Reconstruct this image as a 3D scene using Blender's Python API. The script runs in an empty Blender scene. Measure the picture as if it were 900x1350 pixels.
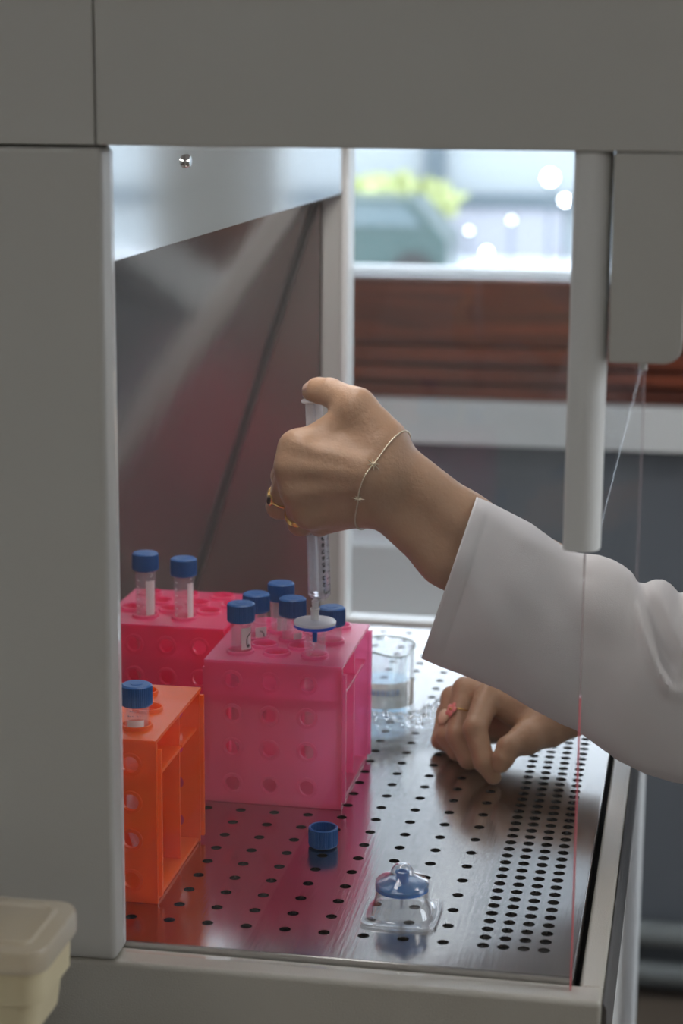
import bpy, bmesh, math, random
import numpy as np
from mathutils import Vector, Matrix
from mathutils.bvhtree import BVHTree
random.seed(4); np.random.seed(4)
SC = bpy.context.scene
COL = SC.collection
PI = math.pi

# ------------------------------------------------------------------ camera
F = 2652.0; PITCH = .178242; YAW = .21237; ROLL = .006914
CAM = np.array([.217547, -1.156245, .523233])
# (pitch, yaw as solved from the tray's hole grid)
PITCH, YAW = .21237, .178242
fw0 = np.array([-math.sin(YAW), math.cos(YAW), 0]); rt0 = np.array([math.cos(YAW), math.sin(YAW), 0])
FW = fw0*math.cos(PITCH) + np.array([0, 0, -math.sin(PITCH)])
UP0 = np.cross(rt0, FW)
RT = rt0*math.cos(ROLL) + UP0*math.sin(ROLL)
UP = -rt0*math.sin(ROLL) + UP0*math.cos(ROLL)
def ray(u, v): return FW + RT*(u-450)/F - UP*(v-675)/F
def at(u, v, y):
    d = ray(u, v); p = CAM + d*(y-CAM[1])/d[1]; return Vector(p)
def atz(u, v, z=0.):
    d = ray(u, v); p = CAM + d*(z-CAM[2])/d[2]; return Vector(p)
def proj(P):
    d = np.asarray(P, float)-CAM; w = d@FW
    return 450+F*(d@RT)/w, 675-F*(d@UP)/w
cd = bpy.data.cameras.new('camera'); cam = bpy.data.objects.new('camera', cd); COL.objects.link(cam)
cd.sensor_fit = 'VERTICAL'; cd.sensor_height = 22.3; cd.sensor_width = 14.9; cd.lens = F/1350*22.3
cam.matrix_world = Matrix(((RT[0], UP[0], -FW[0], CAM[0]), (RT[1], UP[1], -FW[1], CAM[1]), (RT[2], UP[2], -FW[2], CAM[2]), (0, 0, 0, 1)))
cd.dof.use_dof = True; cd.dof.focus_distance = 1.36; cd.dof.aperture_fstop = 4.0
cd.clip_start = .05; cd.clip_end = 200
SC.camera = cam
SC.cycles.transparent_max_bounces = 48; SC.cycles.max_bounces = 14; SC.cycles.diffuse_bounces = 6; SC.cycles.glossy_bounces = 6; SC.cycles.caustics_reflective = True; SC.cycles.sample_clamp_indirect = 6.
SC.view_settings.view_transform = 'Standard'; SC.view_settings.look = 'None'
SC.view_settings.exposure = 0.0; SC.view_settings.gamma = 1.0; SC.view_settings.use_curve_mapping = False

# ------------------------------------------------------------------ materials
def newmat(name):
    m = bpy.data.materials.new(name); m.use_nodes = True; nt = m.node_tree; nt.nodes.clear()
    out = nt.nodes.new('ShaderNodeOutputMaterial'); return m, nt, out
def N(nt, t, **kw):
    n = nt.nodes.new(t)
    for k, v in kw.items():
        if k in n.inputs: n.inputs[k].default_value = v
        else: setattr(n, k, v)
    return n
def c4(c): return (c[0], c[1], c[2], 1)
def pbsdf(name, col, rough=.5, metal=0., spec=.5, bump=None, bumpd=.0005, var=0., varscale=6., sss=0., coat=0., emis=None, es=0., aniso=None, trans=0., ior=1.45, roughvar=0.):
    m, nt, out = newmat(name)
    p = N(nt, 'ShaderNodeBsdfPrincipled', Roughness=rough, Metallic=metal)
    p.inputs['Base Color'].default_value = c4(col); p.inputs['Specular IOR Level'].default_value = spec
    p.inputs['Coat Weight'].default_value = coat; p.inputs['Transmission Weight'].default_value = trans; p.inputs['IOR'].default_value = ior
    if sss:
        p.inputs['Subsurface Weight'].default_value = sss; p.inputs['Subsurface Radius'].default_value = (.006, .0025, .0012); p.inputs['Subsurface Scale'].default_value = 1.
    if emis: p.inputs['Emission Color'].default_value = c4(emis); p.inputs['Emission Strength'].default_value = es
    tc = N(nt, 'ShaderNodeTexCoord')
    src = tc.outputs['Object']
    if aniso:
        mp = N(nt, 'ShaderNodeMapping'); mp.inputs['Scale'].default_value = aniso; nt.links.new(src, mp.inputs[0]); src = mp.outputs[0]
    if var:
        nz = N(nt, 'ShaderNodeTexNoise', Scale=varscale, Detail=4.); nt.links.new(tc.outputs['Object'], nz.inputs['Vector'])
        mx = N(nt, 'ShaderNodeMix', data_type='RGBA'); nt.links.new(nz.outputs['Fac'], mx.inputs[0])
        mx.inputs[6].default_value = c4([x*(1-var) for x in col]); mx.inputs[7].default_value = c4([min(1, x*(1+var)) for x in col])
        nt.links.new(mx.outputs[2], p.inputs['Base Color'])
    if bump:
        nz = N(nt, 'ShaderNodeTexNoise', Scale=bump, Detail=3.); nt.links.new(src, nz.inputs['Vector'])
        b = N(nt, 'ShaderNodeBump', Distance=bumpd, Strength=1.); nt.links.new(nz.outputs['Fac'], b.inputs['Height']); nt.links.new(b.outputs[0], p.inputs['Normal'])
        if roughvar:
            mr = N(nt, 'ShaderNodeMapRange'); mr.inputs['To Min'].default_value = rough-roughvar; mr.inputs['To Max'].default_value = rough+roughvar
            nt.links.new(nz.outputs['Fac'], mr.inputs[0]); nt.links.new(mr.outputs[0], p.inputs['Roughness'])
    nt.links.new(p.outputs[0], out.inputs[0]); return m
def clear(name, tint=(1, 1, 1), body=.0, bodycol=(1, 1, 1), rough=.03, refl=1., ior=1.45, bump=None, bumpd=.0003, tr=.5):
    """clear or milky thin plastic / glass: see-through + fresnel gloss + a little milky body"""
    m, nt, out = newmat(name)
    t = N(nt, 'ShaderNodeBsdfTransparent'); t.inputs[0].default_value = c4(tint)
    last = t.outputs[0]
    if body:
        d = N(nt, 'ShaderNodeBsdfDiffuse'); d.inputs[0].default_value = c4(bodycol)
        tl = N(nt, 'ShaderNodeBsdfTranslucent'); tl.inputs[0].default_value = c4(bodycol)
        m1 = N(nt, 'ShaderNodeMixShader'); m1.inputs[0].default_value = tr
        nt.links.new(d.outputs[0], m1.inputs[1]); nt.links.new(tl.outputs[0], m1.inputs[2])
        m2 = N(nt, 'ShaderNodeMixShader'); m2.inputs[0].default_value = body
        nt.links.new(last, m2.inputs[1]); nt.links.new(m1.outputs[0], m2.inputs[2]); last = m2.outputs[0]
    g = N(nt, 'ShaderNodeBsdfGlossy', Roughness=rough); g.inputs[0].default_value = (1, 1, 1, 1)
    fr = N(nt, 'ShaderNodeFresnel', IOR=ior)
    ge = N(nt, 'ShaderNodeNewGeometry'); mrg = N(nt, 'ShaderNodeMapRange'); mrg.inputs['To Min'].default_value = ior; mrg.inputs['To Max'].default_value = 1./ior
    nt.links.new(ge.outputs['Backfacing'], mrg.inputs[0]); nt.links.new(mrg.outputs[0], fr.inputs['IOR'])
    if bump:
        tc = N(nt, 'ShaderNodeTexCoord'); nz = N(nt, 'ShaderNodeTexNoise', Scale=bump, Detail=2.); nt.links.new(tc.outputs['Object'], nz.inputs['Vector'])
        b = N(nt, 'ShaderNodeBump', Distance=bumpd); nt.links.new(nz.outputs['Fac'], b.inputs['Height'])
        nt.links.new(b.outputs[0], g.inputs['Normal']); nt.links.new(b.outputs[0], fr.inputs['Normal'])
    mu = N(nt, 'ShaderNodeMath', operation='MULTIPLY'); mu.inputs[1].default_value = refl; nt.links.new(fr.outputs[0], mu.inputs[0])
    mx = N(nt, 'ShaderNodeMixShader'); nt.links.new(mu.outputs[0], mx.inputs[0]); nt.links.new(last, mx.inputs[1]); nt.links.new(g.outputs[0], mx.inputs[2])
    nt.links.new(mx.outputs[0], out.inputs[0]); return m
def glint_mat(name, col, s):
    m, nt, out = newmat(name); e = N(nt, 'ShaderNodeEmission', Strength=s); e.inputs[0].default_value = c4(col); nt.links.new(e.outputs[0], out.inputs[0]); return m

M = {}
M['paint'] = pbsdf('grey_powder_coat', (.50, .49, .46), .42, spec=.4, bump=900, bumpd=.00012)
M['paint_rough'] = pbsdf('speckled_powder_coat', (.50, .475, .42), .24, spec=.9, bump=1000, bumpd=.0005)
M['white_plastic'] = pbsdf('white_plastic', (.68, .68, .67), .4, bump=40, bumpd=.0001)
M['sill_white'] = pbsdf('white_sill_paint', (.9, .9, .9), .35)
M['white_frame'] = pbsdf('white_frame_paint', (.8, .8, .78), .4)
M['steel'] = pbsdf('brushed_steel', (.475, .465, .455), .16, 1., bump=90, bumpd=.00008, aniso=(6, .25, 1), roughvar=.04)
M['steel_wall'] = pbsdf('dull_steel_wall', (.46, .44, .43), .12, .9, bump=14, bumpd=.0002, aniso=(1, 1, .5))
M['side_wall'] = pbsdf('dark_side_wall', (.36, .30, .28), .2, .75, bump=14, bumpd=.0002)
M['baffle'] = pbsdf('polished_baffle', (.64, .625, .61), .09, 1., bump=8, bumpd=.00008)
M['chrome'] = pbsdf('chrome', (.8, .8, .8), .12, 1.)
M['dark_steel'] = pbsdf('dark_steel_edge', (.17, .165, .16), .35, .6)
M['black'] = pbsdf('black_recess', (.012, .012, .013), .8)
M['glass'] = clear('pane_glass', (.97, .98, .985), rough=.0, ior=1.45, refl=.9)
M['sash_glass'] = clear('coated_sash_glass', (.93, .94, .95), rough=.0, refl=.18)
M['glass_dusty'] = clear('dusty_pane_glass', (.96, .965, .97), body=.006, bodycol=(.8, .8, .85), rough=.0, refl=.9)
M['glass_edge'] = clear('pane_edge', (.85, .45, .5), body=.6, bodycol=(.95, .34, .38), rough=.1)  # the racks' pink reflection in the pane edge, painted as its colour
M['edge_clear'] = clear('clear_pane_edge', (.8, .75, .75), body=.35, bodycol=(.5, .42, .42), rough=.1)
M['pink'] = clear('pink_rack_plastic', (1., .48, .66), body=.60, tr=.58, bodycol=(1., .37, .62), rough=.22, refl=.8)
M['hotpink'] = clear('hot_pink_rack_plastic', (1., .35, .55), body=.68, tr=.55, bodycol=(1., .20, .43), rough=.22, refl=.8)
M['orange'] = clear('orange_rack_plastic', (1., .50, .15), body=.72, tr=.55, bodycol=(1.0, .26, .035), rough=.25, refl=.7)
M['tube'] = clear('clear_tube_plastic', (.97, .96, .97), body=.10, bodycol=(.9, .88, .92), rough=.08, refl=.8)
M['blue'] = pbsdf('blue_cap_plastic', (.010, .090, .30), .38, spec=.5, sss=0.)
M['blue2'] = pbsdf('bright_blue_plastic', (.03, .20, .62), .25)
M['blueclear'] = clear('light_blue_plastic', (.25, .65, .95), body=.72, bodycol=(.03, .34, .74), rough=.1)
M['label'] = pbsdf('white_label_paint', (.80, .78, .78), .6)
M['ink'] = pbsdf('black_ink', (.02, .02, .025), .6)
M['inkgrey'] = pbsdf('grey_print', (.30, .28, .30), .6)
M['blueink'] = pbsdf('blue_print', (.22, .42, .75), .6)
M['clear'] = clear('clear_blister', (.95, .955, .96), body=.09, bodycol=(.8, .8, .82), rough=.05, refl=1.6)
M['blueglow'] = clear('translucent_blue_plastic', (.12, .35, .95), body=.75, bodycol=(.04, .24, .95), rough=.1)
M['lens'] = pbsdf('refracting_liquid', (.98, .99, 1.), .0, trans=1., ior=1.33)
M['film'] = clear('clear_wrapper_film', (.95, .96, .97), body=.05, rough=.05, refl=1.6, bump=60, bumpd=.002)
M['bglass'] = clear('beaker_glass', (.95, .97, .98), rough=.0, refl=2.0, ior=1.5)
M['rimglass'] = clear('thick_rim_glass', (.55, .56, .50), body=.25, bodycol=(.35, .35, .30), rough=.02, refl=1.5)
M['water'] = clear('clear_liquid', (.86, .94, .99), rough=.0, ior=1.33)
M['frost'] = clear('frosted_print_band', (.95, .9, .85), body=.55, tr=.8, bodycol=(.95, .88, .78), rough=.5, refl=.4)
M['syr'] = clear('syringe_plastic', (.96, .965, .98), body=.20, bodycol=(.9, .9, .95), rough=.05, refl=1.2)
M['white_disc'] = clear('white_filter_plastic', (.9, .9, .92), body=.85, bodycol=(.96, .96, .95), rough=.15)
M['milky'] = clear('milky_plastic', (.9, .9, .92), body=.55, bodycol=(.85, .84, .84), rough=.2)
M['skin'] = pbsdf('skin', (.44, .262, .160), .44, spec=.35, bump=260, bumpd=.0005, var=.14, varscale=55., sss=.10)
M['nail'] = pbsdf('fingernail', (.66, .43, .33), .28)
M['lip'] = pbsdf('lips', (.45, .16, .14), .45)
M['eye'] = pbsdf('eye_white', (.8, .8, .78), .2)
M['iris'] = pbsdf('dark_iris', (.05, .03, .02), .2)
M['hair'] = pbsdf('dark_hair', (.035, .022, .015), .45, bump=160, bumpd=.002, aniso=(1, 1, .1))
M['coat'] = pbsdf('white_cotton_coat', (.70, .675, .68), .85, spec=.15, bump=1400, bumpd=.00018, sss=0.)
M['trousers'] = pbsdf('dark_trousers', (.03, .035, .05), .8)
M['shoe'] = pbsdf('white_shoe', (.7, .7, .7), .5)
M['gold'] = pbsdf('gold', (.86, .56, .18), .18, 1.)
M['silver'] = pbsdf('pale_gold_chain', (.74, .64, .48), .35, .6)
M['onyx'] = pbsdf('black_stone', (.01, .01, .012), .1)
M['coral'] = pbsdf('coral_enamel', (.85, .26, .24), .25)
M['beige_stone'] = pbsdf('beige_stone', (.80, .53, .36), .3)
M['tub'] = pbsdf('beige_plastic', (.60, .52, .34), .5, spec=.3)
M['lid'] = clear('frosted_lid_plastic', (.9, .86, .78), body=.72, bodycol=(.72, .66, .56), rough=.25, refl=.9)
M['greyblue'] = pbsdf('grey_blue_plastic', (.36, .37, .45), .45)
M['bench'] = pbsdf('bench_laminate', (.5, .5, .48), .4)
def wood():
    m, nt, out = newmat('stained_wood'); p = N(nt, 'ShaderNodeBsdfPrincipled', Roughness=.38)
    tc = N(nt, 'ShaderNodeTexCoord'); mp = N(nt, 'ShaderNodeMapping'); mp.inputs['Scale'].default_value = (1.2, 8, 22)
    nz = N(nt, 'ShaderNodeTexNoise', Scale=2.2, Detail=6., Distortion=.6)
    nt.links.new(tc.outputs['Object'], mp.inputs[0]); nt.links.new(mp.outputs[0], nz.inputs['Vector'])
    cr = N(nt, 'ShaderNodeValToRGB'); cr.color_ramp.elements[0].color = (.06, .011, .003, 1); cr.color_ramp.elements[1].color = (.27, .050, .012, 1)
    cr.color_ramp.elements[0].position = .3; cr.color_ramp.elements[1].position = .75
    nt.links.new(nz.outputs['Fac'], cr.inputs[0]); nt.links.new(cr.outputs[0], p.inputs['Base Color']); nt.links.new(p.outputs[0], out.inputs[0]); return m
M['wood'] = wood()
M['wall_dark'] = pbsdf('blue_grey_wall_paint', (.145, .157, .175), .6, var=.12, varscale=2.)
M['wall'] = pbsdf('pale_wall_paint', (.62, .61, .58), .7)
M['trunk'] = pbsdf('white_trunking', (.72, .72, .71), .45)
M['ceil'] = pbsdf('ceiling_paint', (.7, .7, .68), .8)
M['pipe'] = pbsdf('grey_pipe_paint', (.20, .215, .215), .45)
def tiles():
    m, nt, out = newmat('brown_floor_tile'); p = N(nt, 'ShaderNodeBsdfPrincipled', Roughness=.35)
    tc = N(nt, 'ShaderNodeTexCoord'); b = N(nt, 'ShaderNodeTexBrick', Scale=3.2); b.offset = 0
    b.inputs['Color1'].default_value = (.17, .13, .10, 1); b.inputs['Color2'].default_value = (.14, .11, .085, 1); b.inputs['Mortar'].default_value = (.06, .055, .05, 1)
    b.inputs['Mortar Size'].default_value = .012; b.inputs['Row Height'].default_value = .5
    nt.links.new(tc.outputs['Object'], b.inputs['Vector']); nt.links.new(b.outputs[0], p.inputs['Base Color']); nt.links.new(p.outputs[0], out.inputs[0]); return m
M['tiles'] = tiles()

# ------------------------------------------------------------------ mesh helpers
def tag(o, label=None, cat=None, group=None, kind=None):
    if label: o['label'] = label
    if cat: o['category'] = cat
    if group: o['group'] = group
    if kind: o['kind'] = kind
    return o
def empty(name, loc=(0, 0, 0)):
    o = bpy.data.objects.new(name, None); o.location = loc; o.empty_display_size = .02; COL.objects.link(o); return o
def link(name, me, mat, parent=None, smooth=True, angle=35):
    o = bpy.data.objects.new(name, me); COL.objects.link(o)
    for mm in (mat if isinstance(mat, (list, tuple)) else [mat]): me.materials.append(M[mm])
    if parent is not None:
        o.parent = parent
        o.matrix_parent_inverse = Matrix.Translation(-wloc(parent))
    if smooth:
        for p in me.polygons: p.use_smooth = True
        try: me.set_sharp_from_angle(angle=math.radians(angle))
        except Exception: pass
    return o
def wloc(o):
    l = Vector((0, 0, 0))
    while o is not None:
        if o.type == 'EMPTY': l = l+o.location
        o = o.parent if o.type != 'EMPTY' else None
    return l
class MB:
    def __init__(s): s.bm = bmesh.new()
    def box(s, lo, hi, bev=0., seg=2):
        b = bmesh.new(); bmesh.ops.create_cube(b, size=1.)
        lo = Vector(lo); hi = Vector(hi)
        for v in b.verts: v.co = Vector(((v.co.x+.5)*(hi.x-lo.x)+lo.x, (v.co.y+.5)*(hi.y-lo.y)+lo.y, (v.co.z+.5)*(hi.z-lo.z)+lo.z))
        if bev: bmesh.ops.bevel(b, geom=b.edges[:], offset=bev, segments=seg, profile=.5, affect='EDGES')
        s.add(b); return s
    def add(s, b, mtx=None):
        if mtx is not None: bmesh.ops.transform(b, matrix=mtx, verts=b.verts)
        me = bpy.data.meshes.new('t'); b.to_mesh(me); b.free(); s.bm.from_mesh(me); bpy.data.meshes.remove(me); return s
    def lathe(s, prof, c=(0, 0, 0), n=40, axis=None, rib=None, closed=False):
        """prof: list of (r,z); rib: (lo,hi,amp,count)"""
        bm = s.bm; rings = []
        Q = Matrix.Identity(3)
        if axis is not None: Q = Vector((0, 0, 1)).rotation_difference(Vector(axis).normalized()).to_matrix()
        c = Vector(c)
        for (r, z) in prof:
            if r < 1e-7: rings.append([bm.verts.new(c+Q@Vector((0, 0, z)))]); continue
            ring = []
            for k in range(n):
                a = 2*PI*k/n; rr = r
                if rib and rib[0] <= z <= rib[1]: rr = r + (rib[2] if k % 2 else 0)
                ring.append(bm.verts.new(c+Q@Vector((rr*math.cos(a), rr*math.sin(a), z))))
            rings.append(ring)
        seq = list(zip(rings, rings[1:]))
        if closed: seq.append((rings[-1], rings[0]))
        for A, B in seq:
            if len(A) == 1 and len(B) == 1: continue
            for k in range(n):
                k2 = (k+1) % n
                if len(A) == 1: bm.faces.new((A[0], B[k2], B[k]))
                elif len(B) == 1: bm.faces.new((A[k], A[k2], B[0]))
                else: bm.faces.new((A[k], A[k2], B[k2], B[k]))
        return s
    def tube(s, pts, r, n=10, closed=False, caps=True):
        bm = s.bm; pts = [Vector(p) for p in pts]; m = len(pts)
        rad = r if callable(r) else (lambda i: r)
        prev = None; rings = []
        for i, p in enumerate(pts):
            if closed: t = pts[(i+1) % m]-pts[i-1]
            else: t = pts[min(i+1, m-1)]-pts[max(i-1, 0)]
            t.normalize()
            if prev is None: nrm = t.orthogonal().normalized()
            else:
                nrm = prev-t*prev.dot(t); nrm.normalize()
            prev = nrm; bn = t.cross(nrm)
            rings.append([bm.verts.new(p+(nrm*math.cos(2*PI*k/n)+bn*math.sin(2*PI*k/n))*rad(i)) for k in range(n)])
        for i in range(m if closed else m-1):
            A = rings[i]; B = rings[(i+1) % m]
            sh = 0
            if closed and i == m-1:
                sh = min(range(n), key=lambda q: (A[0].co-B[q].co).length)
            for k in range(n): bm.faces.new((A[k], A[(k+1) % n], B[(k+1+sh) % n], B[(k+sh) % n]))
        if caps and not closed: bm.faces.new(rings[0][::-1]); bm.faces.new(rings[-1])
        return s
    def prism(s, poly, d0, d1, axis='y', bev=0.):
        """poly list of 2D pts; axis y -> (x,z); x -> (y,z); z -> (x,y)"""
        b = bmesh.new()
        def P(p, d): return {'y': (p[0], d, p[1]), 'x': (d, p[0], p[1]), 'z': (p[0], p[1], d)}[axis]
        A = [b.verts.new(P(p, d0)) for p in poly]; B = [b.verts.new(P(p, d1)) for p in poly]
        b.faces.new(A); b.faces.new(B[::-1])
        for k in range(len(poly)): b.faces.new((A[k-1], A[k], B[k], B[k-1]))
        bmesh.ops.recalc_face_normals(b, faces=b.faces)
        if bev: bmesh.ops.bevel(b, geom=b.edges[:], offset=bev, segments=2, profile=.5, affect='EDGES')
        s.add(b); return s
    def perf(s, xs, ys, holes, t, f, n=16):
        """plate with round holes: xs, ys cell edges; holes {(i,j):(cx,cy,r)}; thickness t; f(a,b,c)->world"""
        bm = s.bm; cache = {}
        def V(a, b, c):
            k = (round(a, 7), round(b, 7), round(c, 7))
            if k not in cache: cache[k] = bm.verts.new(f(a, b, c))
            return cache[k]
        for i in range(len(xs)-1):
            for j in range(len(ys)-1):
                x0, x1, y0, y1 = xs[i], xs[i+1], ys[j], ys[j+1]
                for z, flip in ((0, False), (-t, True)):
                    cor = [V(x0, y0, z), V(x1, y0, z), V(x1, y1, z), V(x0, y1, z)]
                    fs = []
                    if (i, j) not in holes: fs.append(cor)
                    else:
                        cx, cy, r = holes[(i, j)]
                        cir = [V(cx+r*math.cos(-.75*PI+2*PI*k/n), cy+r*math.sin(-.75*PI+2*PI*k/n), z) for k in range(n)]
                        q = n//4
                        for c in range(4):
                            for k in range(q//2):
                                fs.append([cor[c], cir[(c*q+k+1) % n], cir[(c*q+k) % n]])
                            c2 = (c+1) % 4
                            fs.append([cor[c], cor[c2], cir[(c*q+q//2) % n]])
                            for k in range(q//2, q):
                                fs.append([cor[c2], cir[(c*q+k+1) % n], cir[(c*q+k) % n]])
                    for ff in fs: bm.faces.new(ff[::-1] if flip else ff)
                if (i, j) in holes:
                    cx, cy, r = holes[(i, j)]
                    for k in range(n):
                        a0 = -.75*PI+2*PI*k/n; a1 = -.75*PI+2*PI*(k+1)/n
                        p0 = (cx+r*math.cos(a0), cy+r*math.sin(a0)); p1 = (cx+r*math.cos(a1), cy+r*math.sin(a1))
                        bm.faces.new([V(*p0, 0), V(*p1, 0), V(*p1, -t), V(*p0, -t)])
        nx, ny = len(xs)-1, len(ys)-1
        for i in range(nx):
            bm.faces.new([V(xs[i], ys[0], 0), V(xs[i], ys[0], -t), V(xs[i+1], ys[0], -t), V(xs[i+1], ys[0], 0)])
            bm.faces.new([V(xs[i], ys[ny], 0), V(xs[i+1], ys[ny], 0), V(xs[i+1], ys[ny], -t), V(xs[i], ys[ny], -t)])
        for j in range(ny):
            bm.faces.new([V(xs[0], ys[j], 0), V(xs[0], ys[j+1], 0), V(xs[0], ys[j+1], -t), V(xs[0], ys[j], -t)])
            bm.faces.new([V(xs[nx], ys[j], 0), V(xs[nx], ys[j], -t), V(xs[nx], ys[j+1], -t), V(xs[nx], ys[j+1], 0)])
        return s
    def build(s, name, mat, parent=None, smooth=True, angle=35, recalc=False):
        if recalc: bmesh.ops.recalc_face_normals(s.bm, faces=s.bm.faces)
        me = bpy.data.meshes.new(name); s.bm.to_mesh(me); s.bm.free(); o = link(name, me, mat, parent, smooth, angle)
        if smooth:
            wn = o.modifiers.new('shade', 'WEIGHTED_NORMAL'); wn.keep_sharp = True; wn.weight = 80
        return o
def children(o): return [c for c in bpy.data.objects if c.parent == o]
def copy_tree(o, parent=None):
    c = o.copy(); COL.objects.link(c)
    if parent is not None:
        c.parent = parent
    for ch in children(o): copy_tree(ch, c)
    return c
def rrect(x0, x1, y0, y1, r, n=6):
    pts = []
    for cx, cy, a0 in ((x1-r, y0+r, -PI/2), (x1-r, y1-r, 0), (x0+r, y1-r, PI/2), (x0+r, y0+r, PI)):
        for k in range(n+1):
            a = a0+PI/2*k/n; pts.append((cx+r*math.cos(a), cy+r*math.sin(a)))
    return pts

# ================================================================== ROOM
FZ = -.91; WY = 1.90; CZ = 1.75
def struct(name, mb, mat, **k):
    o = mb.build(name, mat, **k); tag(o, kind='structure'); return o
o = struct('floor', MB().box((-2.6, -4., FZ-.1), (2.6, WY+.25, FZ)), 'tiles')
struct('ceiling', MB().box((-2.6, -4., CZ), (2.6, WY+.25, CZ+.1)), 'ceil')
struct('wall_left', MB().box((-2.7, -4., FZ), (-2.6, WY+.25, CZ)), 'wall')
RY0, RY1, RZ0, RZ1 = -.1, 1.6, .15, 1.55
wr_ = MB()
wr_.box((2.6, -4., FZ), (2.7, WY+.25, RZ0)); wr_.box((2.6, -4., RZ1), (2.7, WY+.25, CZ)); wr_.box((2.6, -4., RZ0), (2.7, RY0, RZ1)); wr_.box((2.6, RY1, RZ0), (2.7, WY+.25, RZ1))
struct('wall_right', wr_, 'wall')
struct('wall_back', MB().box((-2.7, -4.1, FZ), (2.7, -4., CZ)), 'wall')
WX0, WX1, WZ0, WZ1 = -1.9, 1.9, .228, 1.5
PX0, PX1 = .245, .378
struct('wall_front', MB().box((-2.7, WY, FZ), (2.7, WY+.2, .0)), 'wall_dark')
struct('wall_front_upper', MB().box((-2.7, WY, WZ1), (2.7, WY+.2, CZ)), 'wall')
struct('wall_front_side', MB().box((-2.7, WY, .0), (WX0, WY+.2, WZ1)), 'wall')
struct('wall_front_corner', MB().box((WX1, WY, .0), (2.7, WY+.2, WZ1)), 'wall')
struct('wall_front_pier', MB().box((PX0, WY, WZ0), (PX1, WY+.2, WZ1)), 'wall')
struct('wall_front_sill', MB().box((WX0, WY+.002, .0), (WX1, WY+.198, WZ0-.002)), 'sill_white')
# window frames and panes
for n_, (a_, b_, bars) in enumerate(((WX0, PX0, (-1.2, -.62)), (PX1, WX1, (1.1,)))):
    w = MB()
    w.box((a_, WY+.06, WZ0), (b_, WY+.12, WZ0+.006), .001)
    w.box((a_, WY+.06, WZ1-.05), (b_, WY+.12, WZ1), .004)
    for x in (a_, b_-.04)+bars: w.box((x, WY+.06, WZ0), (x+.04, WY+.12, WZ1), .004)
    wf = struct('window_%d' % (n_+1), w, 'white_frame')
    MB().box((a_, WY+.088, WZ0+.005), (b_, WY+.092, WZ1-.04)).build('window_pane', 'glass', wf, False)
    pl = bpy.data.lights.new('daylight_portal', 'AREA'); pl.shape = 'RECTANGLE'; pl.size = b_-a_; pl.size_y = WZ1-WZ0; pl.cycles.is_portal = True
    po = bpy.data.objects.new('daylight_portal', pl); po.location = ((a_+b_)/2, WY+.16, (WZ0+WZ1)/2); po.rotation_euler = (-PI/2, 0, 0); COL.objects.link(po)
w = MB()  # unseen window added to bring daylight from the right
w.box((2.63, RY0, RZ0), (2.68, RY1, RZ0+.04), .004); w.box((2.63, RY0, RZ1-.04), (2.68, RY1, RZ1), .004)
for y in (RY0, .45, 1.0, RY1-.04): w.box((2.63, y, RZ0), (2.68, y+.04, RZ1), .004)
wf = struct('window_3', w, 'white_frame')  # frame of the added unseen right window
MB().box((2.653, RY0, RZ0+.03), (2.657, RY1, RZ1-.03)).build('window_pane', 'glass', wf, False)  # pane of the added unseen right window
pl = bpy.data.lights.new('daylight_portal', 'AREA'); pl.shape = 'RECTANGLE'; pl.size = RZ1-RZ0; pl.size_y = RY1-RY0; pl.cycles.is_portal = True
po = bpy.data.objects.new('daylight_portal', pl); po.location = (2.69, (RY0+RY1)/2, (RZ0+RZ1)/2); po.rotation_euler = (0, PI/2, 0); COL.objects.link(po)
# stained wood boards under the window
boards = [(.128, .226, .020, .003), (.098, .124, .034, .004), (.071, .094, .028, .004), (.044, .067, .016, .003)]
for k, (z0, z1, d, b) in enumerate(boards):
    struct('trim_%d' % (k+1), MB().box((-2.55, WY-d, z0), (2.55, WY-.0005, z1), b), 'wood')
struct('trim_5', MB().box((-2.55, WY-.01, .04), (2.55, WY-.0005, .228)), 'black')
struct('trim_6', MB().box((-2.55, WY-.045, -.024), (2.55, WY-.0005, .043), .004), 'trunk')
for k, (z, r) in enumerate(((-.800, .020), (-.866, .018))):
    p = MB().tube([(-2.5, WY-.035, z), (2.5, WY-.035, z)], r, 20).build('heating_pipe', 'pipe')
    tag(p, ['upper grey heating pipe low on the dark wall', 'lower grey heating pipe just above the brown floor'][k], 'pipe')
# cupboard and box added to fill the pale area behind the far glass
cb = empty('low_cupboard', (-.34, 1.70, FZ))
tag(cb, 'pale grey low cupboard against the dark wall below the window', 'cupboard')
MB().box((-.95, 1.60, FZ), (-.115, 1.84, -.275), .004).build('body', 'trunk', cb)
MB().box((-.96, 1.585, -.275), (-.105, 1.85, -.255), .004).build('worktop', 'white_frame', cb)
MB().box((-.94, 1.592, FZ+.08), (-.535, 1.600, -.285), .002).build('door', 'trunk', cb)
MB().box((-.525, 1.592, FZ+.08), (-.125, 1.600, -.285), .002).build('door', 'trunk', cb)
bb = MB().box((-.90, 1.66, -.2548), (-.12, 1.82, -.14), .006).build('storage_box', 'trunk')
tag(bb, 'pale grey box standing on the low cupboard below the window', 'box')
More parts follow.
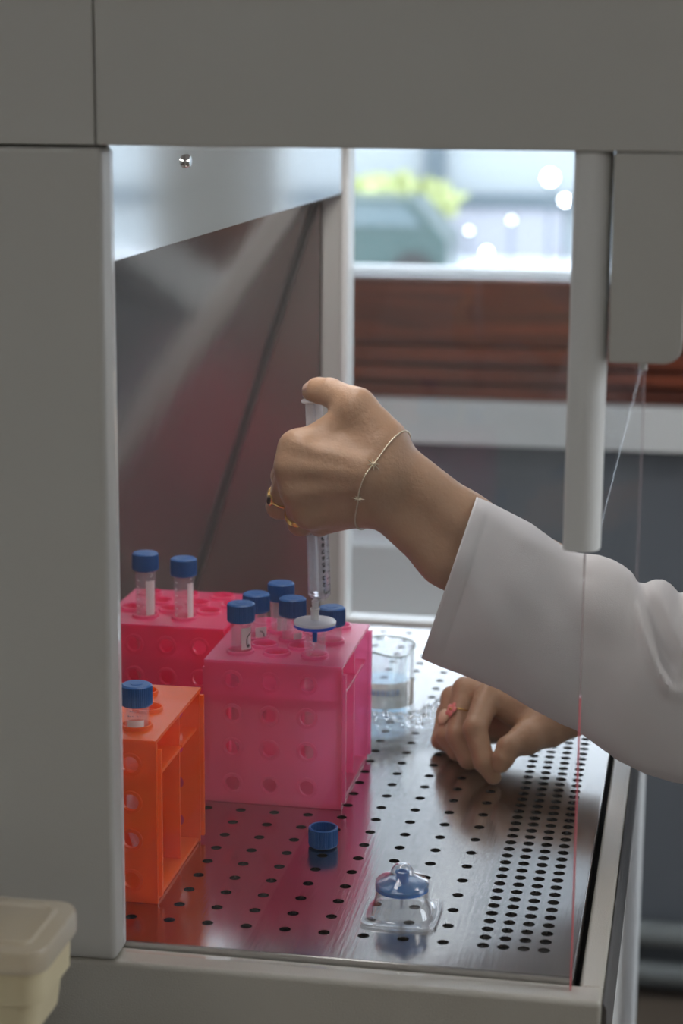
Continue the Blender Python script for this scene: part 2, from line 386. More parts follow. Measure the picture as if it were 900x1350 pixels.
# unseen ceiling lamps added to fill the room with light
for k, (x, y, e) in enumerate(((-1.0, -2.4, 9.5), (1.1, -2.4, 9.5), (-1.1, .2, 3.0), (1.5, .2, 7))):
    lr = empty('ceiling_lamp', (x, y, CZ-.06)); tag(lr, 'long fluorescent ceiling lamp overhead', 'lamp', 'fluorescent ceiling lamps')
    MB().box((x-.62, y-.16, CZ-.05), (x+.62, y+.16, CZ), .004).build('housing', 'white_frame', lr)
    MB().box((x-.60, y-.14, CZ-.058), (x+.60, y+.14, CZ-.05)).build('diffuser', 'frost', lr)
    ld = bpy.data.lights.new('lamp_light', 'AREA'); ld.shape = 'RECTANGLE'; ld.size = 1.2; ld.size_y = .28; ld.energy = e; ld.color = (1, .97, .92)
    lo = bpy.data.objects.new('lamp_light', ld); lo.location = (x, y, CZ-.06); COL.objects.link(lo)

# ================================================================== OUTSIDE
wd = bpy.data.worlds.new('world'); SC.world = wd; wd.use_nodes = True
nt = wd.node_tree; bg = nt.nodes['Background']
tc = nt.nodes.new('ShaderNodeTexCoord'); sx = nt.nodes.new('ShaderNodeSeparateXYZ'); nt.links.new(tc.outputs['Generated'], sx.inputs[0])
cr = nt.nodes.new('ShaderNodeValToRGB'); nt.links.new(sx.outputs[2], cr.inputs[0])
cr.color_ramp.elements[0].color = (.96, .98, 1., 1); cr.color_ramp.elements[0].position = 0.
cr.color_ramp.elements[1].color = (.74, .85, 1., 1); cr.color_ramp.elements[1].position = .8
nt.links.new(cr.outputs[0], bg.inputs[0]); bg.inputs[1].default_value = 5.6
M['out_ground'] = pbsdf('pale_paving', (.86, .86, .87), .8)
M['out_panel'] = pbsdf('pale_blue_cladding', (.34, .375, .39), .35)
M['out_lav'] = pbsdf('lavender_cladding', (.34, .345, .385), .5)
M['out_bar'] = pbsdf('blue_grey_mullion', (.09, .12, .14), .5)
M['out_leaf'] = pbsdf('yellow_green_leaves', (.42, .46, .20), .7, var=.4, varscale=8)
M['out_dark'] = pbsdf('dark_green_shade', (.10, .17, .15), .6)
M['out_car'] = pbsdf('dark_teal_paint', (.03, .065, .06), .3, coat=.3)
M['out_glass'] = pbsdf('car_glass', (.10, .14, .15), .15, spec=.6)
M['tyre'] = pbsdf('tyre', (.03, .03, .03), .8)
M['globe'] = glint_mat('bright_globe_lamp', (1, 1, 1), 22.)  # glow for the added sun glints
M['globe2'] = glint_mat('soft_globe_lamp', (.95, 1, 1), 8.)
GZ = -.62
struct('ground_outside', MB().box((-14, WY+.3, GZ-.1), (12, 40, GZ)), 'out_ground')
OY = 12.
fb = empty('office_building', (0, OY+.4, GZ)); tag(fb, 'pale blue glass office building seen through the window', 'building')
pA = at(600, 265, OY); pB = at(570, 265, OY)
MB().box((-9, OY+.15, GZ), (8, OY+5, 8)).build('facade', 'out_panel', fb)
M['out_upper'] = pbsdf('upper_grey_glazing', (.115, .12, .125), .3); M['out_band'] = pbsdf('white_cladding_band', (.95, .95, .95), .6); M['out_mid'] = pbsdf('pale_grey_band', (.33, .34, .35), .5)
MB().box((-9, OY+.02, 1.75), (8, OY+.14, 3.5)).build('white_band', 'out_band', fb)  # unseen bands added to grade the light the tray reflects
MB().box((-9, OY+.02, 3.5), (8, OY+.14, 4.3)).build('grey_band', 'out_mid', fb)
MB().box((-9, OY+.02, 4.3), (8, OY+.14, 8.)).build('upper_glazing', 'out_upper', fb)
MB().box((pB.x, OY+.08, GZ), (at(740, 265, OY).x, OY+.15, pA.z)).build('lower_cladding', 'out_lav', fb)
m = MB()
for k in range(-4, 4):
    x = pB.x+k*1.42; m.box((x-.06, OY+.04, GZ), (x+.06, OY+.15, 8))
for k in range(0, 6): m.box((-9, OY+.05, pA.z-.045+k*1.5), (8, OY+.15, pA.z+.045+k*1.5))
m.build('mullion_grid', 'out_bar', fb)
hx = at(505, 270, 10.5)
def blob(name, c, r, mat, label, cat, n=260, leaf=.09):
    mb = MB(); root = empty(name, (c[0], c[1], GZ)); tag(root, label, cat)
    bm = mb.bm
    for k in range(n):
        d = Vector(np.random.normal(size=3)).normalized(); q = Vector((c[0]+d.x*r[0]*random.uniform(.6, 1), c[1]+d.y*r[1]*random.uniform(.6, 1), c[2]+d.z*r[2]*random.uniform(.6, 1)))
        a = Vector(np.random.normal(size=3)).normalized()*leaf; b = a.orthogonal().normalized()*leaf*.6
        bm.faces.new([bm.verts.new(q-a), bm.verts.new(q+b), bm.verts.new(q+a), bm.verts.new(q-b)])
    lf = mb.build('foliage', mat, root); tag(lf, kind='stuff')
    MB().tube([(c[0], c[1], GZ), (c[0]+.02, c[1], c[2]-.1), (c[0], c[1], c[2])], .03, 8).build('stem', 'wood', root)
cc = at(515, 262, 11.); blob('shrub', (cc.x, 10.9, cc.z), (.42, .25, .13), 'out_leaf', 'yellow green shrub outside the window', 'shrub')
cc = at(478, 292, 11.3); blob('shrub', (cc.x-.1, 11.75, cc.z), (.45, .15, .2), 'out_dark', 'dark green shrub below the yellow shrub outside the window', 'shrub')
# parked car
cc = at(498, 318, 9.8); car = empty('parked_car', (cc.x, 9.8, GZ)); tag(car, 'dark teal parked car outside the window', 'car')
cb_ = [(-.75, GZ+.10), (-.75, GZ+.28), (-.60, GZ+.33), (-.38, GZ+.36), (-.2, GZ+.52), (.22, GZ+.52), (.36, GZ+.36), (.42, GZ+.30), (.42, GZ+.10)]
MB().prism([(cc.x+a, b) for a, b in cb_], 9.5, 10.1, 'y', .03).build('body', 'out_car', car)
MB().prism([(cc.x+a, b) for a, b in ((-.32, GZ+.375), (-.17, GZ+.49), (.19, GZ+.49), (.29, GZ+.375))], 9.485, 9.50, 'y').build('side_window', 'out_glass', car)
for dx in (-.5, .24):
    MB().lathe([(0, -.03), (.10, -.03), (.12, -.01), (.12, .03), (0, .03)], (cc.x+dx, 9.5, GZ+.12), 24, (0, -1, 0)).build('wheel', 'tyre', car)
for k, (u, v, r, mm) in enumerate(((725, 234, .036, 'globe'), (745, 264, .024, 'globe'), (641, 333, .022, 'globe'), (620, 353, .018, 'globe'), (578, 317, .016, 'globe'), (674, 290, .015, 'globe2'), (618, 304, .015, 'globe2'), (483, 308, .012, 'globe2'))):  # added glowing globes on posts, imitating sun glints on cars
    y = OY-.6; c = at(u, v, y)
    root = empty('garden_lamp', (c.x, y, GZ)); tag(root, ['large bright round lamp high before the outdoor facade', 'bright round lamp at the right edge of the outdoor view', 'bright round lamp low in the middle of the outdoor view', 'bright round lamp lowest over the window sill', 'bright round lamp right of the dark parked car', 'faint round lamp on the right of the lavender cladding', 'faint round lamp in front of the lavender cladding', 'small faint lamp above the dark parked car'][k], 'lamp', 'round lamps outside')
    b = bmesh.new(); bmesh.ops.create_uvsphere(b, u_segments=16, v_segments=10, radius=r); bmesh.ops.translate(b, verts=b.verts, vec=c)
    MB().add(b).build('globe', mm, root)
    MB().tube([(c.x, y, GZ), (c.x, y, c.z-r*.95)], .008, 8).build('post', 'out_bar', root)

# ================================================================== CABINET
cab = empty('laminar_flow_cabinet', (0, .35, FZ)); tag(cab, 'large grey laminar flow cabinet with glass sides around the steel tray', 'cabinet')
YF = -.062; YI = -.036; XP = -.117; ZB = .4858
# near left side panel, with its rounded right edge
MB().box((-.62, YF, -.002), (XP, YI, ZB-.0012), .0035, 3).build('side_panel', 'paint', cab)
# upper fascia in two plates with a hairline seam
MB().box((-.62, YF, ZB), (-.1205, YI, .80), .0015).build('fascia', 'paint', cab)
MB().box((-.1198, YF, ZB), (.46, YI, .80), .0015).build('fascia', 'paint', cab)
MB().box((-.60, YI, ZB+.004), (.24, YI+.004, .79)).build('fascia_backing', 'black', cab)
# rounded cover plate hanging on the right
cv = [(.1670, .373), (.1662, ZB-.0003), (.2065, ZB-.0003), (.2065, .385)]+[(.1965+.010*math.cos(a), .383+.010*math.sin(a)) for a in [-k*PI/2/6 for k in range(7)]]
MB().prism(cv, YF, -.040, 'y', .0015).build('cover_plate', 'paint', cab)
MB().lathe([(0, .0), (.0022, .0), (.0022, .004), (0, .004)], (.1855, -.052, .3685), 12).build('screw', 'white_plastic', cab)
MB().box((.1668, -.041, ZB-.012), (.24, -.034, ZB+.02)).build('fascia_backing', 'black', cab)
# base
MB().box((-.62, YF+.003, -.34), (.1765, .80, -.056), .003).build('base', 'paint', cab)
rm = MB()
rm.box((-.62, YF+.002, -.058), (.1765, YI-.001, -.003), .0035, 3)
rm.box((.1618, YI-.004, -.058), (.1765, .755, -.003), .003, 3)
rm.build('rim', 'paint_rough', cab)
MB().box((-.55, YI-.002, -.058), (.1622, .755, -.050)).build('sump', 'black', cab)
MB().prism([(.1768, -.004), (.1790, -.008), (.1797, -.060), (.1768, -.060)], YF+.004, .757, 'y').build('edge_strip', 'dark_steel', cab)
MB().box((.1500, YF+.003, FZ+.02), (.1800, .760, -.064), .0018).build('front_panel', 'white_plastic', cab)
MB().box((-.62, YF+.01, FZ), (.148, .755, -.342)).build('plinth', 'paint', cab)
# slanted back wall, far side wall
q1 = at(408, 288, .725); q2 = at(268, 730, .725)
sl = (q2.x-q1.x)/(q2.z-q1.z)
def bx(z): return q1.x+sl*(z-q1.z)
MB().prism([(bx(-.045), -.045), (bx(.5), .5), (bx(.5)-.006, .5), (bx(-.045)-.006, -.045)], -.034, .722, 'y').build('back_wall', 'steel_wall', cab)
MB().box((-.60, .727, -.05), (-.1440, .735, .70)).build('far_side_wall', 'side_wall', cab)
MB().prism([(bx(-.04)+.004, -.04), (bx(.5)+.004, .5), (bx(.5)+.0005, .5), (bx(-.04)+.0005, -.04)], .7215, .7265, 'y').build('corner_bead', 'dark_steel', cab)
# far post
MB().box((-.1420, .727, -.05), (-.1235, .760, .70), .001).build('far_post', 'paint', cab)
MB().box((-.1233, .725, -.05), (-.1170, .760, .70), .001).build('far_post_edge', 'white_frame', cab)
MB().box((-.60, .735, -.05), (-.1425, .760, .70)).build('far_side_cladding', 'paint', cab)
MB().box((-.117, .729, -.05), (.1765, .756, .0035), .002).build('far_sill', 'white_frame', cab)
MB().box((-.62, .727, .4866), (.24, .756, .80), .0015).build('far_fascia', 'paint', cab)
MB().box((-.62, YI+.006, .492), (.150, .726, .505)).build('ceiling_panel', 'white_plastic', cab)
MB().box((-.62, YI, -.34), (-.56, .756, .80)).build('rear_panel', 'paint', cab)
# unseen hood lamp added to brighten the racks and hand
MB().box((-.100, .02, .484), (-.030, .68, .4915), .002).build('hood_lamp', 'white_frame', cab)
ld = bpy.data.lights.new('hood_light', 'AREA'); ld.shape = 'RECTANGLE'; ld.size = .06; ld.size_y = .62; ld.energy = 1.0; ld.color = (1, .97, .94)
lo = bpy.data.objects.new('hood_light', ld); lo.location = (-.065, .35, .483); COL.objects.link(lo)
# baffle panel with a screw
MB().box((-.1236, YI+.002, .4182), (-.1206, .720, .4915), .0005).build('baffle_panel', 'baffle', cab)
ps = at(275, 213, 0.13)
bf = MB().lathe([(0, .0035), (.0035, .0032), (.0046, .0016), (.0046, 0), (0, 0)], (-.1206, atz(275, 213, .4695).y, .4695), 20, (1, 0, 0)).build('screw', 'chrome', cab)
# glass: near and far side panes, front sash
def pane(name, lo, hi, mat, edge_axis_x):
    b = bmesh.new(); bmesh.ops.create_cube(b, size=1.); lo = Vector(lo); hi = Vector(hi)
    for v in b.verts: v.co = Vector(((v.co.x+.5)*(hi.x-lo.x)+lo.x, (v.co.y+.5)*(hi.y-lo.y)+lo.y, (v.co.z+.5)*(hi.z-lo.z)+lo.z))
    b.normal_update()
    for f in b.faces:
        if f.normal.x > .9: f.material_index = 1
    mb = MB(); mb.bm.free(); mb.bm = b
    return mb.build(name, [mat, edge_axis_x], cab, False)
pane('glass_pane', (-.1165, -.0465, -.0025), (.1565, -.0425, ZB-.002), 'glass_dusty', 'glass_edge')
pane('glass_pane', (-.1165, .738, .0040), (.1638, .742, .4860), 'glass', 'milky')
sash = MB().prism([(.1612, .262), (.1625, .262), (.1625, .485), (.1612, .485)], -.030, .722, 'y').build('sash_pane', 'sash_glass', cab, False)
# rounded white edge guard on the near pane
eg = [(.1445, -.050), (.1452, -.0545), (.148, -.0580), (.1535, -.0600), (.158, -.0595), (.1625, -.0565), (.1650, -.052), (.1655, -.046), (.1655, -.040), (.1445, -.040)]
def smooth_poly(P_, n=3):
    for _ in range(n):
        Q_ = []
        for a, b in zip(P_, P_[1:]+P_[:1]): Q_ += [(a[0]*.75+b[0]*.25, a[1]*.75+b[1]*.25), (a[0]*.25+b[0]*.75, a[1]*.25+b[1]*.75)]
        P_ = Q_
    return P_
MB().prism(smooth_poly(eg, 2), .2660, ZB-.0005, 'z').build('edge_guard', 'white_plastic', cab, True, 40)
zs_ = at(757, 918, -.045).z
MB().box((.1566, -.0475, -.0025), (.1575, -.0415, zs_), .0003).build('ground_edge', 'glass_edge', cab)  # lower edge strip with the painted pink reflection of the racks
MB().box((.1566, -.0475, zs_), (.1573, -.0415, .2658), .0003).build('ground_edge', 'edge_clear', cab)
MB().box((.1640, .737, .004), (.1650, .743, .4860), .0003).build('ground_edge', 'edge_clear', cab)

# ================================================================== TRAY
p_ = .025
tray = empty('perforated_work_tray', (-.05, .35, -.03)); tag(tray, 'perforated stainless steel work tray under racks and hands', 'tray')
TX0, TX1, TY0, TY1 = -.285, .1570, -.0345, .7255
t = MB()
xs = [TX0]+[(c-.5)*p_ for c in range(-10, 5)]; xs = [x for x in xs if x <= 3.5*p_+1e-6]
ys = [TY0]+[(j-.5)*p_ for j in range(0, 30)]
ys = sorted(set([round(y, 6) for y in ys if y > TY0]))
ys = [TY0]+ys+([TY1] if ys[-1] < TY1-1e-4 else [])
holes = {}
for i in range(len(xs)-1):
    for j in range(len(ys)-1):
        cx = .5*(xs[i]+xs[i+1]); cy = .5*(ys[j]+ys[j+1])
        if abs(xs[i+1]-xs[i]-p_) < 1e-5 and abs(ys[j+1]-ys[j]-p_) < 1e-5: holes[(i, j)] = (cx, cy, .0037)
t.perf(xs, ys, holes, .0016, lambda a, b, c: (a, b, c))
xs2 = [3.5*p_, 3.75*p_, 4.25*p_, 4.75*p_, 5.25*p_, 5.75*p_, TX1]
ys2 = [TY0]+[(j/2-.25)*p_ for j in range(0, 59)]+[TY1]
holes2 = {(i, j): (.5*(xs2[i]+xs2[i+1]), .5*(ys2[j]+ys2[j+1]), .0039) for i in range(1, 5) for j in range(1, len(ys2)-2)}
t.perf(xs2, ys2, holes2, .0016, lambda a, b, c: (a, b, c))
t.build('plate', 'steel', tray, False)
e = MB()
e.box((TX0, TY0-.0012, -.012), (TX1+.0012, TY0, -.0002), .0004)
e.box((TX1, TY0-.0012, -.012), (TX1+.0012, TY1, -.0002), .0004)
e.build('folded_lip', 'steel', tray)
for (x, y) in ((-.2, .0), (.13, .0), (-.2, .68), (.13, .68)):
    MB().box((x-.01, y-.01, -.050), (x+.01, y+.01, -.0016)).build('foot', 'black', tray)

# ================================================================== RACKS
def rack(x0, x1, y0, y1, h, mat, tops, fx, fz, label, hr=.0088):
    root = empty('tube_rack', ((x0+x1)/2, (y0+y1)/2, 0)); tag(root, label, 'tube rack', 'plastic tube racks')
    T = .0022
    def mids(c, lo, hi): return [lo]+[.5*(a+b) for a, b in zip(c, c[1:])]+[hi]
    fxs = mids(fx, x0, x1); fzs = mids(fz, .0005, h-.0022)
    hf = {(i, j): (fx[i], fz[j], .0054) for i in range(len(fx)) for j in range(len(fz))}
    def plate(name, y):
        b = MB().perf(fxs, fzs, hf, T, lambda a, bb, c: (a, y-c, bb), 20); o = b.build(name, mat, root, False); return o
    plate('front_plate', y0); plate('back_plate', y1-T-.004)
    # slim raised collars around the front holes
    mb = MB()
    for a in fx:
        for b in fz: mb.lathe([(.0054, 0), (.0054, .0008), (.0074, .0006), (.0078, 0)], (a, y0, b), 24, (0, -1, 0))
    mb.build('hole_collars', mat, root)
    # top plate: rows of holes
    rows = sorted(set(yy for _, yy in tops))
    tb = MB(); re = [y0-.0004]+[.5*(a+b) for a, b in zip(rows, rows[1:])]+[y1]
    for k, yy in enumerate(rows):
        cx = sorted(x for x, y in tops if y == yy)
        xe = [x0]+[.5*(a+b) for a, b in zip(cx, cx[1:])]+[x1]
        tb.perf(xe, [re[k], re[k+1]], {(i, 0): (c, min(max(yy, re[k]+hr+.0006), re[k+1]-hr-.0006), hr) for i, c in enumerate(cx)}, .0022, lambda a, b, c: (a, b, h+c), 24)
    tb.build('top_plate', mat, root, False)
    mb = MB()
    for k, yy in enumerate(rows):
        for x in sorted(x for x, y in tops if y == yy):
            yc = min(max(yy, re[k]+hr+.0006), re[k+1]-hr-.0006)
            mb.lathe([(hr+.0016, 0), (hr+.0013, .0022), (hr+.0002, .0024), (hr, .0018), (hr, -.001)], (x, yc, h), 28)
    mb.build('hole_rims', mat, root)
    ym = y0+.60*(y1-y0)
    MB().box((x0+.003, ym, .0035), (x1-.0035, ym+.002, h-.0025)).build('middle_plate', mat, root)
    MB().box((x0+.0005, y0+T, .0005), (x1-.001, y1-.0065, .0032), .0004).build('base_plate', mat, root)
    zs = h*.735
    MB().box((x0+.0005, y0+T, zs), (x1-.002, ym-.0002, zs+.0024), .0004).build('shelf', mat, root)
    MB().box((x0+.0005, ym+.0024, zs), (x1-.002, y1-.0065, zs+.0024), .0004).build('shelf', mat, root)
    for sx, xx in ((1, x1), (-1, x0)):
        a, b = sorted((xx-.0005*sx, xx+.0024*sx))
        MB().box((a, y0+.0035, .0045), (b, y0+.0062, h-.007), .0004).build('edge_flange', mat, root)
        MB().box((a, y1-.0035, .004), (b, y1-.0005, h-.0045), .0004).build('edge_flange', mat, root)
        MB().box((min(xx, xx-.003*sx), y0+.0022, .003), (max(xx, xx-.003*sx), y0+.0040, h-.003)).build('edge_flange', mat, root)
    return root
HA = .1090
FZs = [.0155, .043, .0687, .0942]
topsA = [(-.1085, .237), (-.081, .237), (-.0525, .237), (-.0945, .257), (-.067, .257), (-.106, .277), (-.078, .277), (-.0478, .277), (-.0915, .300), (-.064, .300), (-.107, .319), (-.0785, .319), (-.050, .319)]
rack(-.1300, -.0280, .2135, .3330, HA, 'pink', topsA, [-.1092, -.0816, -.0537], FZs, 'translucent pink rack standing under the syringe')
topsB = [(-.2035, .317), (-.1720, .317), (-.2185, .338), (-.1880, .338), (-.1575, .338), (-.2035, .361), (-.1725, .361), (-.1430, .361), (-.2185, .385), (-.188, .385), (-.158, .385)]
rack(-.2350, -.1345, .2925, .4000, .1100, 'hotpink', topsB, [-.2060, -.1800, -.1538], FZs, 'deep pink rack at the back holding two tall tubes')
topsO = [(-.1990, .047), (-.1670, .047), (-.1330, .047), (-.1980, .0835), (-.1665, .0835), (-.1360, .0835), (-.1990, .1185), (-.1740, .1185), (-.1490, .1185)]
rack(-.2120, -.1135, .0217, .1390, .1110, 'orange', topsO, [-.1860, -.1580, -.1305], FZs, 'orange rack beside the left grey panel')

# ================================================================== TUBES
def tube_root(loc, capped, label, group, L=.118, lab=None, hang=0):
    """loc z = bottom tip. conical tube, ribbed blue cap"""
    root = empty('centrifuge_tube', loc); tag(root, label, 'tube', group)
    x, y, z = loc
    R = .0079
    prof = [(0, 0), (.0016, .0004), (R*.98, .021), (R, .026), (R, L-.004), (R+.0003, L-.003), (R+.0003, L), (R-.0011, L), (R-.0011, .026), (R-.002, .0215), (.0014, .0016), (0, .0014)]
    MB().lathe(prof, loc, 32).build('tube_body', 'tube', root)
    if capped: cap_mesh((x, y, z+L-.0120), root)
    return root
def cap_mesh(c, parent, up=True):
    r = .01035
    prof = [(r-.0018, .0004), (r-.0008, 0), (r, .0008), (r, .0022), (r, .0120), (r-.0003, .0131), (r-.0016, .0140), (.004, .01405), (.0038, .0143), (0, .0143)]
    inner = [(0, .0122), (r-.0018, .0120)]
    if not up:
        prof = [(q, .0143-z) for q, z in prof]; inner = [(q, .0143-z) for q, z in inner]
        rib = (.0018, .0126, -.0005)
    else: rib = (.0018, .0126, -.0005)
    return MB().lathe(inner+prof, c, 88, rib=rib).build('cap', 'blue', parent, True, 30, recalc=True)
def band(c, r, a0, a1, z0, z1, name, mat, parent, n=10):
    mb = MB(); bm = mb.bm; c = Vector(c)
    A = [bm.verts.new(c+Vector((r*math.cos(a0+(a1-a0)*k/n), r*math.sin(a0+(a1-a0)*k/n), z0))) for k in range(n+1)]
    B = [bm.verts.new(c+Vector((r*math.cos(a0+(a1-a0)*k/n), r*math.sin(a0+(a1-a0)*k/n), z1))) for k in range(n+1)]
    A2 = [bm.verts.new(v.co+(c-v.co).xy.to_3d().normalized()*-.00012) for v in A]; B2 = [bm.verts.new(v.co+(c-v.co).xy.to_3d().normalized()*-.00012) for v in B]
    for k in range(n):
        bm.faces.new((A2[k], A2[k+1], B2[k+1], B2[k])); bm.faces.new((A[k+1], A[k], B[k], B[k+1]))
        bm.faces.new((B2[k], B2[k+1], B[k+1], B[k])); bm.faces.new((A[k], A[k+1], A2[k+1], A2[k]))
    for k in (0, n): bm.faces.new((A[k], A2[k], B2[k], B[k]))
    return mb.build(name, mat, parent)
def scribble(c, r, pts, parent, rad=.0004, name='handwriting', mat='ink'):
    c = Vector(c)
    P = [c+Vector((r*math.cos(a), r*math.sin(a), z)) for a, z in pts]
    return MB().tube(P, rad, 6).build(name, mat, parent)
def gradu(c, z0, z1, parent, a=-PI*.72, n=6):
    """printed volume marks"""
    mb = MB(); c = Vector(c); r = .0081
    for k in range(n):
        z = z0+(z1-z0)*k/(n-1); w_ = .32 if k % 2 else .2
        mb.tube([c+Vector((r*math.cos(a+w_*q/4), r*math.sin(a+w_*q/4), z)) for q in range(5)], .00022, 5)
    return mb.build('volume_marks', 'label', parent)
def cap_z(u, v, y): return at(u, v, y).z
LT = .118
def placed(x, y, u, v): return cap_z(u, v, y)+.007-.0143+.0120-LT    # z of the tip so that the cap's middle shows at (u,v)
G = 'capped tubes in the racks'
specs = [((-.1085, .2395), (317, 806), 'blue-capped tube with a written white label, front corner of pink rack'),
         ((-.1055, .277), (338, 793), 'blue-capped tube with a small written label, second from the corner of the pink rack'),
         ((-.0912, .300), (375, 779), 'blue-capped tube rising highest at the back of the pink rack'),
         ((-.0775, .277), (384, 799), 'blue-capped tube directly left of the filter disc in the pink rack'),
         ((-.0475, .277), (434, 811), 'blue-capped tube half hidden behind the filter disc')]
tubes = []
for (xy, uv, lb) in specs:
    loc = (xy[0], xy[1], placed(*xy, *uv)); tubes.append((tube_root(loc, True, lb, G), loc))
for (xy, uv, lb) in [((-.2035, .319), (190, 739), 'blue-capped tube with a long white strip, nearest the left grey panel'),
                     ((-.1722, .317), (236, 746), 'blue-capped tube with a long white strip, right one in the deep pink rack'),
                     ((-.1330, .047), (173, 914), 'blue-capped tube with printed marks in the orange rack')]:
    loc = (xy[0], xy[1], placed(*xy, *uv)); tubes.append((tube_root(loc, True, lb, G), loc))
ZR = HA
T0, L0 = tubes[0]; c0 = (L0[0], L0[1], 0)
band(c0, .00795, -PI*.42, -PI*.08, ZR+.003, ZR+.0195, 'label', 'label', T0)
scribble(c0, .0082, [(-PI*.10, ZR+.0155), (-PI*.20, ZR+.0135), (-PI*.25, ZR+.012), (-PI*.26, ZR+.008), (-PI*.24, ZR+.005), (-PI*.19, ZR+.0045), (-PI*.16, ZR+.006), (-PI*.19, ZR+.0068), (-PI*.22, ZR+.0055)], T0)
band(c0, .00795, -PI*.36, -PI*.24, ZR+.0222, ZR+.0300, 'print', 'label', T0)
T1, L1 = tubes[1]; c1 = (L1[0], L1[1], 0)
band(c1, .00795, -PI*.45, -PI*.02, ZR-.001, ZR+.010, 'label', 'label', T1)
scribble(c1, .0082, [(-PI*.32, ZR+.0072), (-PI*.24, ZR+.0066), (-PI*.18, ZR+.0045), (-PI*.17, ZR+.001)], T1)
T2, L2 = tubes[2]; band((L2[0], L2[1], 0), .00795, -PI*.55, -PI*.25, ZR+.002, ZR+.012, 'label', 'label', T2)
T3, L3 = tubes[3]; band((L3[0], L3[1], 0), .00795, -PI*.40, -PI*.10, ZR+.001, ZR+.007, 'label', 'label', T3)
for (tt, ll), (a0, a1) in zip(tubes[5:7], ((-.40, -.10), (-.30, -.08))):
    band((ll[0], ll[1], 0), .00795, PI*a0, PI*a1, .1120, .1395, 'label', 'label', tt)
    gradu((ll[0], ll[1], 0), .114, .140, tt)
    scribble((ll[0], ll[1], 0), .0081, [(PI*a0*.8, .146), (PI*a0*.7, .1475), (PI*a0*.55, .146), (PI*a0*.5, .1435), (PI*a0*.62, .1425)], tt, .0003, 'print', 'label')
tt, ll = tubes[7]
band((ll[0], ll[1], 0), .00795, -PI*.68, -PI*.22, ZR+.0035, ZR+.0085, 'label', 'label', tt)
mb = MB()
for r_ in range(4):
    for k in range(6):
        a = -PI*.66+k*.2+random.uniform(-.03, .03); z = ZR+.0115+r_*.0032
        if random.random() < .75: mb.tube([Vector((ll[0]+.0081*math.cos(a+q*.05), ll[1]+.0081*math.sin(a+q*.05), z+random.uniform(-.0006, .0006))) for q in range(3)], .00024, 5)
mb.build('print', 'inkgrey', tt)
# open tube under the filter
zt = cap_z(414, 833, .237)-.118
ot = tube_root((-.0525, .237, zt), False, 'open tube receiving the syringe filter outlet', 'open tubes')
del ot['group']
gradu((-.0525, .237, 0), HA+.004, HA+.019, ot, -PI*.60)
# loose cap on the tray, open side up
lc = atz(423, 1117, 0.); cp = empty('screw_closure', (-.0278, .1425, 0)); tag(cp, 'loose blue cap lying open side up on the tray', 'cap')
cap_mesh((-.0278, .1425, .0002), cp, False).name = 'ribbed_shell'

# ================================================================== SYRINGE AND FILTER
YS = .230
def S(u, v): return at(u, v, YS)
sA = S(421, 783); sTop = S(413.5, 527)
ax = (sTop-sA).normalized(); SL = (sTop-sA).length
syr = empty('syringe', sA); tag(syr, 'clear plastic syringe held upright by the gripping hand', 'syringe')
BL = .088
R = .0082
MB().lathe([(.0040, -.0048), (R, 0), (R, BL-.002), (.0125, BL-.002), (.0125, BL), (R-.0009, BL), (R-.0009, .0008), (.002, -.004)], sA, 40, ax).build('barrel', 'syr', syr)
MB().lathe([(0, -.0035), (.0018, -.0035), (R-.0011, .001), (R-.0011, .060), (0, .060)], sA, 32, ax).build('liquid', 'lens', syr)
MB().lathe([(.0028, -.0052), (.0022, -.0135), (.0012, -.0135), (.0014, -.0045)], Vector((S(415, 819).x+.0002, YS, sA.z)), 20).build('nozzle', 'milky', syr)
Q = Vector((0, 0, 1)).rotation_difference(ax).to_matrix().to_4x4(); Q = Matrix.Translation(sA)@Q
mb = MB(); b = bmesh.new()
for ang in (0, PI/2):
    bb = MB().box((-.0062, -.0007, .066), (.0062, .0007, SL-.0015)); me = bpy.data.meshes.new('t'); bb.bm.to_mesh(me); bb.bm.free()
    b2 = bmesh.new(); b2.from_mesh(me); bpy.data.meshes.remove(me); bmesh.ops.rotate(b2, verts=b2.verts, cent=(0, 0, 0), matrix=Matrix.Rotation(ang+.5, 3, 'Z')); mb.add(b2, Q)
b.free()
mb.lathe([(0, SL-.0018), (.0088, SL-.0018), (.0092, SL-.0009), (.0088, SL), (0, SL+.0002)], sA, 32, ax)
mb.build('plunger', 'milky', syr)
MB().lathe([(0, .0602), (R-.0012, .0602), (R-.0012, .066), (0, .066)], sA, 32, ax).build('piston', 'milky', syr)
# printed scale: ticks and upside-down digits, wrapped round the barrel
def wrap_pt(a, z): return Q@Vector(((R+.00012)*math.cos(a), (R+.00012)*math.sin(a), z))
A0 = -PI*.30
tick = MB()
for k in range(1, 10):
    z = .0012+.00487*(k-.62)
    tick.tube([wrap_pt(A0+.42+q*.10, z) for q in range(5)], .00026, 4)
tick.build('scale_ticks', 'ink', syr)
DIG = {1: [[(.2, .8), (.5, 1), (.5, 0)]], 2: [[(.05, .8), (.3, 1), (.7, 1), (.9, .75), (.1, 0), (.95, 0)]], 3: [[(.1, .95), (.6, 1), (.9, .75), (.5, .52), (.95, .3), (.6, 0), (.1, .05)]],
       4: [[(.7, 0), (.7, 1), (.05, .3), (.95, .3)]], 5: [[(.9, 1), (.2, 1), (.15, .55), (.6, .62), (.95, .35), (.6, 0), (.1, .05)]], 6: [[(.8, 1), (.3, .75), (.1, .3), (.4, 0), (.85, .15), (.8, .5), (.4, .55), (.12, .35)]],
       7: [[(.05, 1), (.95, 1), (.4, 0)]], 8: [[(.5, .52), (.15, .75), (.5, 1), (.85, .75), (.5, .52), (.1, .25), (.5, 0), (.9, .25), (.5, .52)]], 9: [[(.9, .65), (.6, .45), (.2, .6), (.2, .85), (.6, 1), (.9, .7), (.6, 0)]]}
